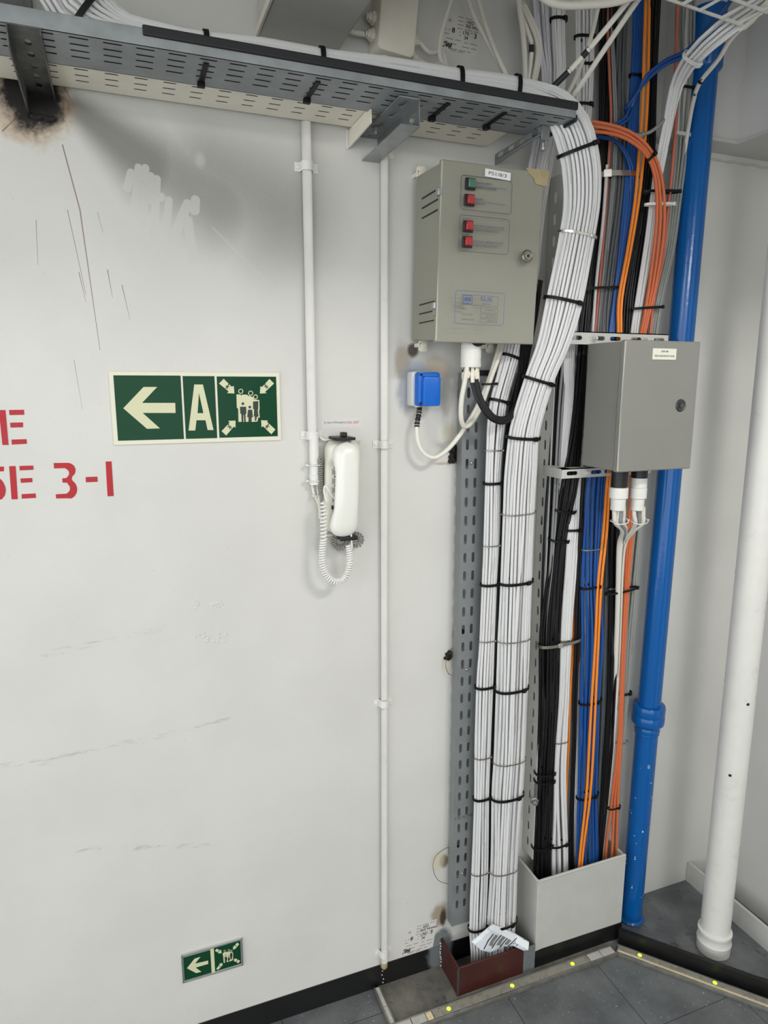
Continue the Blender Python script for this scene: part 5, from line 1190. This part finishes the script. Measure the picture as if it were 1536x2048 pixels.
# single loose cables high up
single([(1275, 270, -.085), (1300, 264, -.10), (1325, 243, -.11), (1344, 212, -.105), (1352, 180, -.09)], .0036, 'grey_cable', 'power_cable', 'single grey cable bridging from the orange sweep up to the basket drop', 'cable')
single([(1150, 248, -.085), (1200, 250, -.075), (1240, 262, -.085), (1285, 272, -.09)], .0032, 'grey_cable', 'power_cable', 'grey cable lying under the upper strand of the orange sweep', 'cable')
def taped(pts, r, bands, label):
    o = single(pts, r, 'cream_cable', 'power_cable', label, 'cable'); P = cr([at(*p) for p in pts], 10)
    for a, b in bands:
        i, j = int(a*(len(P)-1)), int(b*(len(P)-1)); G().tube(P[i:max(j, i+1)+1], r+.0006, 10).obj('tape_band', 'tape', o)
    return o
taped([(1300, -60, -.26), (1262, -5, -.25), (1200, 72, -.22), (1150, 130, -.19), (1105, 175, -.16)], .0050, ((.60, .68), (.80, 1)), 'white diagonal cable with black tape at its lower end, crossing above the tray end')
taped([(1330, -60, -.26), (1280, -5, -.25), (1215, 90, -.22), (1160, 172, -.18), (1135, 205, -.15)], .0050, (), 'plain white diagonal cable crossing above the tray end, just past the taped one')
taped([(1204, -40, -.16), (1196, 15, -.16), (1180, 80, -.15), (1152, 155, -.14), (1130, 195, -.13)], .0042, (), 'thinner white cable dropping steeply behind the two diagonal ones')
taped([(1500, 40, -.27), (1462, 78, -.24), (1436, 120, -.20), (1400, 165, -.15), (1386, 205, -.11), (1376, 260, -.07), (1364, 340, -.045), (1350, 440, -.04)], .0046, ((.40, .44), (.50, .51)), 'white cable with black tape bands curving across the front of the blue pipe')
taped([(1030, -40, -.06), (1040, 20, -.06), (1048, 90, -.06), (1050, 165, -.055), (1046, 230, -.04)], .0055, (), 'straight cream cable hanging behind the bend of the thick bundle')
taped([(1036, 15, -.05), (1054, 60, -.055), (1063, 90, -.055), (1060, 130, -.05), (1054, 170, -.04)], .0046, ((.48, .62),), 'cream cable with a black tape band bowing out beside the straight one')
for k in range(2): taped([(1040+6*k, 5, -.045), (1066+7*k, 60, -.05), (1075+6*k, 100, -.05), (1068+5*k, 150, -.045), (1056+3*k, 190, -.04)], .0044, (), 'cream cable bowing out widest of the loose ones, '+('inner' if k == 0 else 'outer')+' of its pair')
taped([(910, -30, -.04), (895, 20, -.05), (882, 70, -.06), (880, 110, -.08), (892, 140, -.11)], .0046, (), 'cream cable curving down past the edge of the upper sticker')
taped([(925, -40, -.04), (945, 25, -.05), (975, 85, -.07), (1000, 130, -.10), (1016, 158, -.12)], .0050, (), 'cream cable slanting across the upper sticker to the tray, lower of two')
taped([(945, -40, -.05), (965, 30, -.06), (982, 80, -.08), (1003, 130, -.11), (1015, 155, -.12)], .0048, (), 'cream cable slanting down to the tray just beyond the sticker, upper of two')
taped([(1030, -75, -.24), (1072, -18, -.25), (1112, 7, -.26), (1170, 9, -.27), (1236, 2, -.28), (1300, -20, -.30)], .0070, (), 'thick white hose spanning the top of the view above the flat white run')

# leads under the louvred cabinet
single([(936, 725, -.105), (930, 760, -.103), (923, 800, -.098), (922, 835, -.09), (928, 852, -.08), (938, 850, -.075), (950, 835, -.068), (965, 805, -.07), (984, 750, -.075), (998, 712, -.07), (1005, 690, -.06), (1012, 640, -.05)], .0052, 'cream_cable', 'power_cable', 'cream cable looping from the gland and back up behind the louvred cabinet', 'cable')
soc = single([(839, 812, -.022), (838, 826, -.026), (834, 848, -.03), (834, 868, -.034), (838, 890, -.038), (850, 908, -.042), (868, 915, -.046), (888, 905, -.05), (908, 885, -.054), (930, 855, -.058), (950, 822, -.062), (968, 785, -.068), (982, 748, -.072), (993, 712, -.066), (1000, 685, -.055), (1006, 640, -.045)], .0050, 'cream_cable', 'power_cable', 'cream cable from the blue socket swinging up to behind the louvred cabinet', 'cable')
P = cr([at(*p) for p in [(839, 812, -.022), (838, 826, -.026), (834, 848, -.03), (834, 868, -.034)]], 10)
G().tube(P[2:24], [.0056+.0008*math.sin(k*1.9) for k in range(22)], 10).obj('tape_band', 'tape', soc)
for k in range(3):
    e = 4*k
    single([(940+5*k, 720, -.098), (941+5*k, 748, -.100), (952+4*k, 790, -.106), (970+2*k, 825-e, -.112), (990, 842-e, -.116), (1010, 844-e, -.116), (1026-k, 830-e*.8, -.110), (1036-2*k, 800, -.10), (1042-2*k, 760, -.085), (1050-k*3, 700, -.07), (1056-k*3, 640, -.06)], .0046, 'black_cable', 'power_cable', 'black cable drooping from the gland in front of the thinner white bundle', 'cable', 'drooping black cables')
b5 = run([H(560, 1068, 1086, -.05), H(640, 1056, 1074, -.055), H(690, 1046, 1064, -.06), H(760, 1032, 1050, -.062), H(840, 1014, 1026, -.05), H(940, 1005, 1014, -.045), H(1080, 999, 1006, -.042), H(1250, 994, 1000, -.04), H(1480, 984, 990, -.04), H(1700, 978, 984, -.04), H(1900, 974, 982, -.04)], 4, .0033, 'black_cable', 'power_cable', 'black cable running down the gap between the two white bundles', 'black cables between the white bundles', layers=1, seed=7)
lead = Bundle([H(760, 966, 990, -.074), H(768, 966, 990, -.074), H(776, 966, 990, -.074)], flat=.4)
lead.tie(978, 769, 'tie_black', 'black cable tie round the two cream leads below the louvred cabinet', None, bw=.004, head=.9)
tag(bev(G().box(at(935, 745, -.038).x, at(985, 745, -.038).x, -.041, -.037, at(940, 751, -.038).z, at(940, 740, -.038).z).obj('black_strap', 'tie_black'), .0005), 'flat black strap across the top of the grey perforated channel', 'strap')
# grey tails from the twin glands
for gi, (u0, cols, lb) in enumerate(((1238, ('cream_cable', 'cream_cable', 'grey_cable', 'cream_cable'), 'pale cable emerging from the black and white gland'), (1277, ('cream_cable', 'grey_cable', 'cream_cable'), 'pale cable emerging from the sooty topped gland'))):
    for k, m in enumerate(cols):
        x = u0-9+18*k/(len(cols)-1)
        single([(x, 1012, -.175), (x, 1030, -.175+.004*(k % 2)), (x*.8+(u0+2)*.2, 1046, -.172+.004*(k % 2)), (u0+(7 if gi == 0 else -14)+2*k, 1062-4*(k % 2), -.15), (1238+3*k+5*gi, 1090, -.115), (1236+2*k+3*gi, 1150, -.098), (1234+2*k+2*gi, 1230, -.082), (1230+2*k+2*gi, 1330, -.068), (1226+2*k, 1420, -.055)], .0052, m, 'power_cable', lb, 'cable', lb.replace('cable', 'cables'))
    b = Bundle([H(1034, u0-13, u0+13, -.174), H(1040, u0-13, u0+13, -.174), H(1046, u0-13, u0+13, -.174)], flat=.8)
    b.tie(u0, 1040, 'tie_white', 'white cable tie round the tails of the '+('black and white' if gi == 0 else 'sooty topped')+' gland', None, bw=.002, head=.8, droop=.006)

# ------------------------------------------------------------------ high fittings
x0, x1, z0 = .280, .436, 2.129
t = thing('ceiling_fixture', 'white box fitting jutting from the wall above the tray', 'fitting', ((x0+x1)/2, -.3, z0))
bev(G().box(x0, x1, -.9, 0, z0, z0+.16).obj('housing', 'white_paint', t), .004)
bev(G().box(x0-.004, x0+.001, -.9, 0, z0-.002, z0+.012).obj('edge_strip', 'cream_paint', t), .001)
a_ = math.radians(-5)
jb = [at(u, v, -.052) for u, v in ((748, -60), (757, 92), (824, 112), (840, -50))]
t = thing('junction_box', 'white painted junction box with cable glands above the tray', 'junction box', ((jb[1].x+jb[2].x)/2, 0, jb[2].z))
M4 = Matrix.Translation(jb[1]) @ Matrix.Rotation(math.radians(5), 4, 'Y')
fixn(G().rbox(0, .073, 0, .050, -.006, .15, .010, M4).obj('box_body', 'cream_paint', t)) if False else fixn(G().rbox(-.002, .075, 0, .050, -.004, .15, .010, M4).obj('box_body', 'cream_paint', t))
for (lx, lz), dx in (((-.002, .028), V((-1, 0, 0))), ((-.002, .058), V((-1, 0, 0))), ((.075, .040), V((1, 0, 0))), ((.075, .008), V((1, 0, 0))), ((.022, -.004), V((0, 0, -1)))):
    p = M4 @ V((lx, .026, lz)); d = (M4.to_3x3() @ dx)
    b = G().lathe(p, d, [(-.002, .010), (.002, .010), (.0022, .012), (.008, .012), (.0082, .009), (.014, .0085), (.0145, .006), (.018, .0055)], 8, False).obj('gland_nut', 'cream_paint', t)
pj = M4 @ V((.075, .026, .040)); pk = M4 @ V((.075, .026, .008))
tag(G().tube(cr([pj+V((.016, 0, 0)), pj+V((.035, -.01, -.02)), at(885, 105, -.07), at(893, 135, -.11), at(898, 150, -.14)], 10), .0046, 10, uv=True).obj('power_cable', 'cream_cable'), 'cream cable from the upper side gland of the junction box down to the tray', 'cable')
tag(G().tube(cr([pk+V((.016, 0, 0)), pk+V((.035, -.012, -.012)), at(880, 130, -.10), at(895, 150, -.14)], 10), .0046, 10, uv=True).obj('power_cable', 'cream_cable'), 'cream cable from the lower side gland of the junction box down to the tray', 'cable')
pl = M4 @ V((-.002, .026, .028))
tag(G().tube(cr([pl+V((-.016, 0, 0)), pl+V((-.05, -.0, .0)), pl+V((-.09, 0, .012))], 8), .005, 10, uv=True).obj('power_cable', 'cream_cable'), 'short cream cable between the white box fitting and the junction box', 'cable')
# white rounded lamp bottom and wire basket
p = at(960, -12, -.35)
t = thing('lamp', 'white rounded lamp hanging into the top of the view above the sticker', 'lamp', p)
G().lathe(p+V((0, 0, .05)), (0, 0, -1), [(-.12, .055), (0, .055), (.016, .052), (.027, .044), (.034, .03), (.037, .012), (.0375, 0)], 32).obj('lamp_cover', 'lamp_glass', t)
t = thing('wire_basket', 'white wire basket tray overhead carrying the swept white cables', 'cable basket', at(1420, 20, -.29))
zb_ = at(1385, 24, -.29).z
A_ = at(1338, 0, -.29); B_ = at(1480, 48, -.29)
def on(p, dy=0): return V((p.x, p.y+dy, zb_))
rodA = atZ(1330, -4, zb_); rodB = atZ(1484, 50, zb_)
ext = (rodB-rodA).normalized(); side_ = V((ext.y, -ext.x, 0)); side_ = side_ if side_.y < 0 else -side_
G().tube([rodA-ext*.10, rodB], .0034, 8).obj('edge_wire', 'tie_white', t)
G().tube([rodA-ext*.10+side_*.10, rodB+side_*.10], .0034, 8).obj('edge_wire', 'tie_white', t)
G().tube([rodA-ext*.10+side_*.05, rodB+side_*.05], .0034, 8).obj('edge_wire', 'tie_white', t)
for u, v in ((1366, 8), (1401, 20), (1445, 35), (1478, 47)):
    q = atZ(u, v, zb_); dq = (atZ(u+36, v-20, zb_)-q).normalized(); G().tube([q, q+dq*.16], .0030, 8).obj('cross_wire', 'tie_white', t)
for k in range(3):
    single([(1476+5*k, 62-2*k, -.27), (1500+5*k, 42-3*k, -.29), (1540, 10-6*k, -.31), (1600, -40, -.34)], .0042, 'cream_cable', 'power_cable', 'pale cable lying in the wire basket beyond the swept white ones', 'cable', 'pale cables in the wire basket')
for k in range(2):
    single([(1250+10*k, 220, -.06), (1290, 165-8*k, -.08), (1330, 130-8*k, -.10), (1375, 108-9*k, -.11), (1420, 60-9*k, -.13), (1470, -10, -.16)], .0040, 'blue_cable', 'power_cable', 'blue cable arching from the blue bundle up toward the wire basket', 'cable', 'arching blue pair')

# ------------------------------------------------------------------ inspection stickers
def sticker(label, pts, hand, Y=-.0004):
    A, B, C2, D = [at(u, v, Y) for u, v in pts]           # top-left, top-right, bottom-right, bottom-left
    t = thing('inspection_sticker', label, 'sticker', ((A.x+B.x)/2, 0, D.z))
    def q(x, y): return A+(B-A)*x+(D-A)*y+(C2-B-D+A)*x*y
    G().prism([q(0, 0), q(1, 0), q(1, 1), q(0, 1)], (0, .0003, 0)).obj('backing', 'sticker_wall', t)
    g = G(); off = V((0, -.0003, 0))
    for x0, x1, y in ((.38, .98, .06), (.38, .62, .16), (.38, .6, .26), (.38, .95, .36), (.06, .2, .45), (.45, .52, .45), (.74, .8, .42), (.06, .18, .56), (.45, .53, .54), (.06, .5, .68), (.6, .96, .70), (.04, .4, .80), (.55, .95, .82), (.25, .8, .93), (.25, .6, .97)):
        n = max(2, int((x1-x0)*22))
        for k in range(n):
            if (k*7+int(y*50)) % 5 == 4: continue
            a = x0+(x1-x0)*k/n; b = a+(x1-x0)/n*.72
            g.quad(q(a, y-.012)+off, q(b, y-.012)+off, q(b, y+.014)+off, q(a, y+.014)+off)
    g.obj('printed_lines', 'ink_faint', t)
    g = G()
    for s_, x, y, w_, h in hand: text(g, s_, q(x, y+h)+off*1.2, q(x+w_, y+h)+off*1.2, q(x, y)+off*1.2, True)
    fixn(g.obj('handwriting', 'ink_black', t))
    g = G(); c = (.17, .2)
    for k in range(12):
        a = 2*PI*k/12; r_ = .10 if k % 2 else .06
        a1, a2 = a-.13, a+.13
        g.quad(q(*c)+off, q(c[0]+.03*math.cos(a1)*.9, c[1]+.03*math.sin(a1))+off, q(c[0]+r_*.85*math.cos(a), c[1]+r_*math.sin(a))+off, q(c[0]+.03*math.cos(a2)*.9, c[1]+.03*math.sin(a2))+off)
    g.obj('sun_emblem', 'ink_ochre', t)
    g = G()                                             # scribbled initials
    sc_ = cr([q(x, y)+off*1.3 for x, y in ((.02, .93), (.10, .86), (.06, .80), (.13, .78), (.12, .92), (.18, .80), (.20, .90), (.26, .79), (.22, .94), (.14, .84), (.24, .86))], 6)
    g.tube(sc_, .0008, 5); g.obj('scribble', 'ink_black', t)
    return t
sticker('paper inspection sticker high on the wall behind the slanting cream cables', [(888, 22), (964, 40), (955, 114), (883, 98)], [('VIO', .62, .10, .18, .10), ('RIS Hnyan', .60, .21, .42, .12), ('8', .24, .37, .08, .14), ('170', .54, .40, .16, .10), ('34', .58, .52, .1, .10), ('3', .84, .40, .07, .14)])
sticker('paper inspection sticker low on the wall beside the dark red coaming', [(810, 1857), (874, 1838), (866, 1893), (802, 1913)], [('VIO', .58, .10, .18, .10), ('RIS Hnyan', .52, .21, .5, .11), ('8', .22, .38, .08, .14), ('170', .54, .38, .18, .10), ('34', .58, .50, .1, .10), ('3', .84, .36, .07, .12)])

# ------------------------------------------------------------------ torn paper on the red coaming
PC = crop(700, 1780, 3.657)
out = [(884, 378), (1040, 246), (1068, 258), (1180, 300), (1310, 378), (1305, 438), (1270, 445), (1205, 410), (1120, 412), (1080, 432), (1025, 457), (960, 440)]
t = thing('torn_paper', 'torn printed sheet lying against the white bundles on the dark red coaming', 'paper', at(1000, 1900, -.098))
def pp(u, v):
    yy = -.112+.030*(1-min(1, max(0, (v-1848)/55)))
    return at(u, v, yy-.006*math.sin((u-945)*.06))
g = G(); cc = (1100, 360); ring_ = []
n = len(out); dense = []
for i in range(n):
    a, b = out[i], out[(i+1) % n]
    for k in range(4): dense.append((a[0]+(b[0]-a[0])*k/4, a[1]+(b[1]-a[1])*k/4))
lv = [1, .66, .33]
vs = []; m_ = len(dense)
for s_ in lv: vs += [pp(*PC([(cc[0]+(x-cc[0])*s_, cc[1]+(y-cc[1])*s_)])[0]) for x, y in dense]
vs.append(pp(*PC([cc])[0]))
fs = [(k*m_+i, k*m_+(i+1) % m_, (k+1)*m_+(i+1) % m_, (k+1)*m_+i) for k in range(2) for i in range(m_)]+[(2*m_+i, 2*m_+(i+1) % m_, 3*m_) for i in range(m_)]
g.add(vs, fs, True); sh = g.obj('sheet', 'paper', t); so = sh.modifiers.new('th', 'SOLIDIFY'); so.thickness = .0004
def strip_on(name, pts, m, lift=.0012):
    g = G(); q = [pp(*p)+V((0, -lift, lift*.4)) for p in PC(pts)]; h = len(q)//2
    for i in range(h-1): g.quad(q[i], q[i+1], q[2*h-2-i], q[2*h-1-i])
    return g.obj(name, m, t)
strip_on('paper_tape', [(1010, 272), (1045, 250), (1120, 280), (1210, 325), (1308, 385), (1300, 440), (1200, 380), (1110, 330), (1050, 300), (1030, 292)], 'paper_tape')
strip_on('paper_tape', [(890, 378), (940, 335), (1000, 285), (1020, 300), (965, 350), (915, 395)], 'paper_tape')
for k in range(5):
    x = 985+58*k; 
    strip_on('printed_rule', [(x+60, 318+8*k), (x+20, 370+4*k), (x-10, 430-6*k), (x-4, 432-6*k), (x+26, 373+4*k), (x+66, 321+8*k)], 'ink_black', .0016)
for k in range(4):
    x = 1000+56*k
    strip_on('printed_lines', [(x+62, 325+8*k), (x+28, 370+4*k), (x+14, 405-4*k), (x+40, 408-4*k), (x+52, 374+4*k), (x+84, 333+8*k)], 'ink_faint', .0014)

# ------------------------------------------------------------------ wire ends and drips by the channel
def wire(pts, label): tag(G().tube(cr([at(*p) for p in pts], 8), .0006, 6).obj('wire_end', 'tape'), label, 'wire')
wire([(910, 1695, -.012), (893, 1696, -.012), (872, 1712, -.014), (866, 1735, -.014), (876, 1760, -.013), (898, 1768, -.012), (908, 1768, -.01)], 'thin dark wire curling out beside the foot of the grey perforated channel')
wire([(910, 1294, -.012), (900, 1300, -.012), (893, 1318, -.014), (892, 1335, -.014), (898, 1348, -.013), (908, 1351, -.011)], 'thin dark wire curling out halfway up the grey perforated channel')
g = G()
for k in range(22):
    p = at(random.uniform(900, 916), random.uniform(892, 925), -.004); g.lathe(p, (random.uniform(-.5, .5), -1, random.uniform(-.5, .5)), [(-.003, .005), (.003, .004), (.007, .0015), (.0072, 0)], 6)
tag(g.obj('charred_foam', 'char'), 'charred black lump at the top edge of the grey perforated channel', 'burnt lump')
g = G()
for k in range(12):
    p = at(random.uniform(890, 906), random.uniform(1304, 1320), -.003); g.lathe(p, (random.uniform(-.5, .5), -1, random.uniform(-.5, .5)), [(-.003, .004), (.003, .003), (.006, .001), (.0062, 0)], 6)
tag(g.obj('charred_foam', 'char'), 'charred black lump halfway up the grey perforated channel', 'burnt lump')
g = G()
for k, (u, v) in enumerate(((765, 1942), (764, 1950), (767, 1958), (766, 1965), (768, 1972))):
    p = at(u, v, -.003); g.lathe(p, (0, -1, 0), [(-.001, .0016), (.0008, .0014), (.0012, 0)], 8)
tag(g.obj('paint_drips', 'pipe_paint'), 'white paint drips on the black baseboard under the thin conduit', 'paint drips')
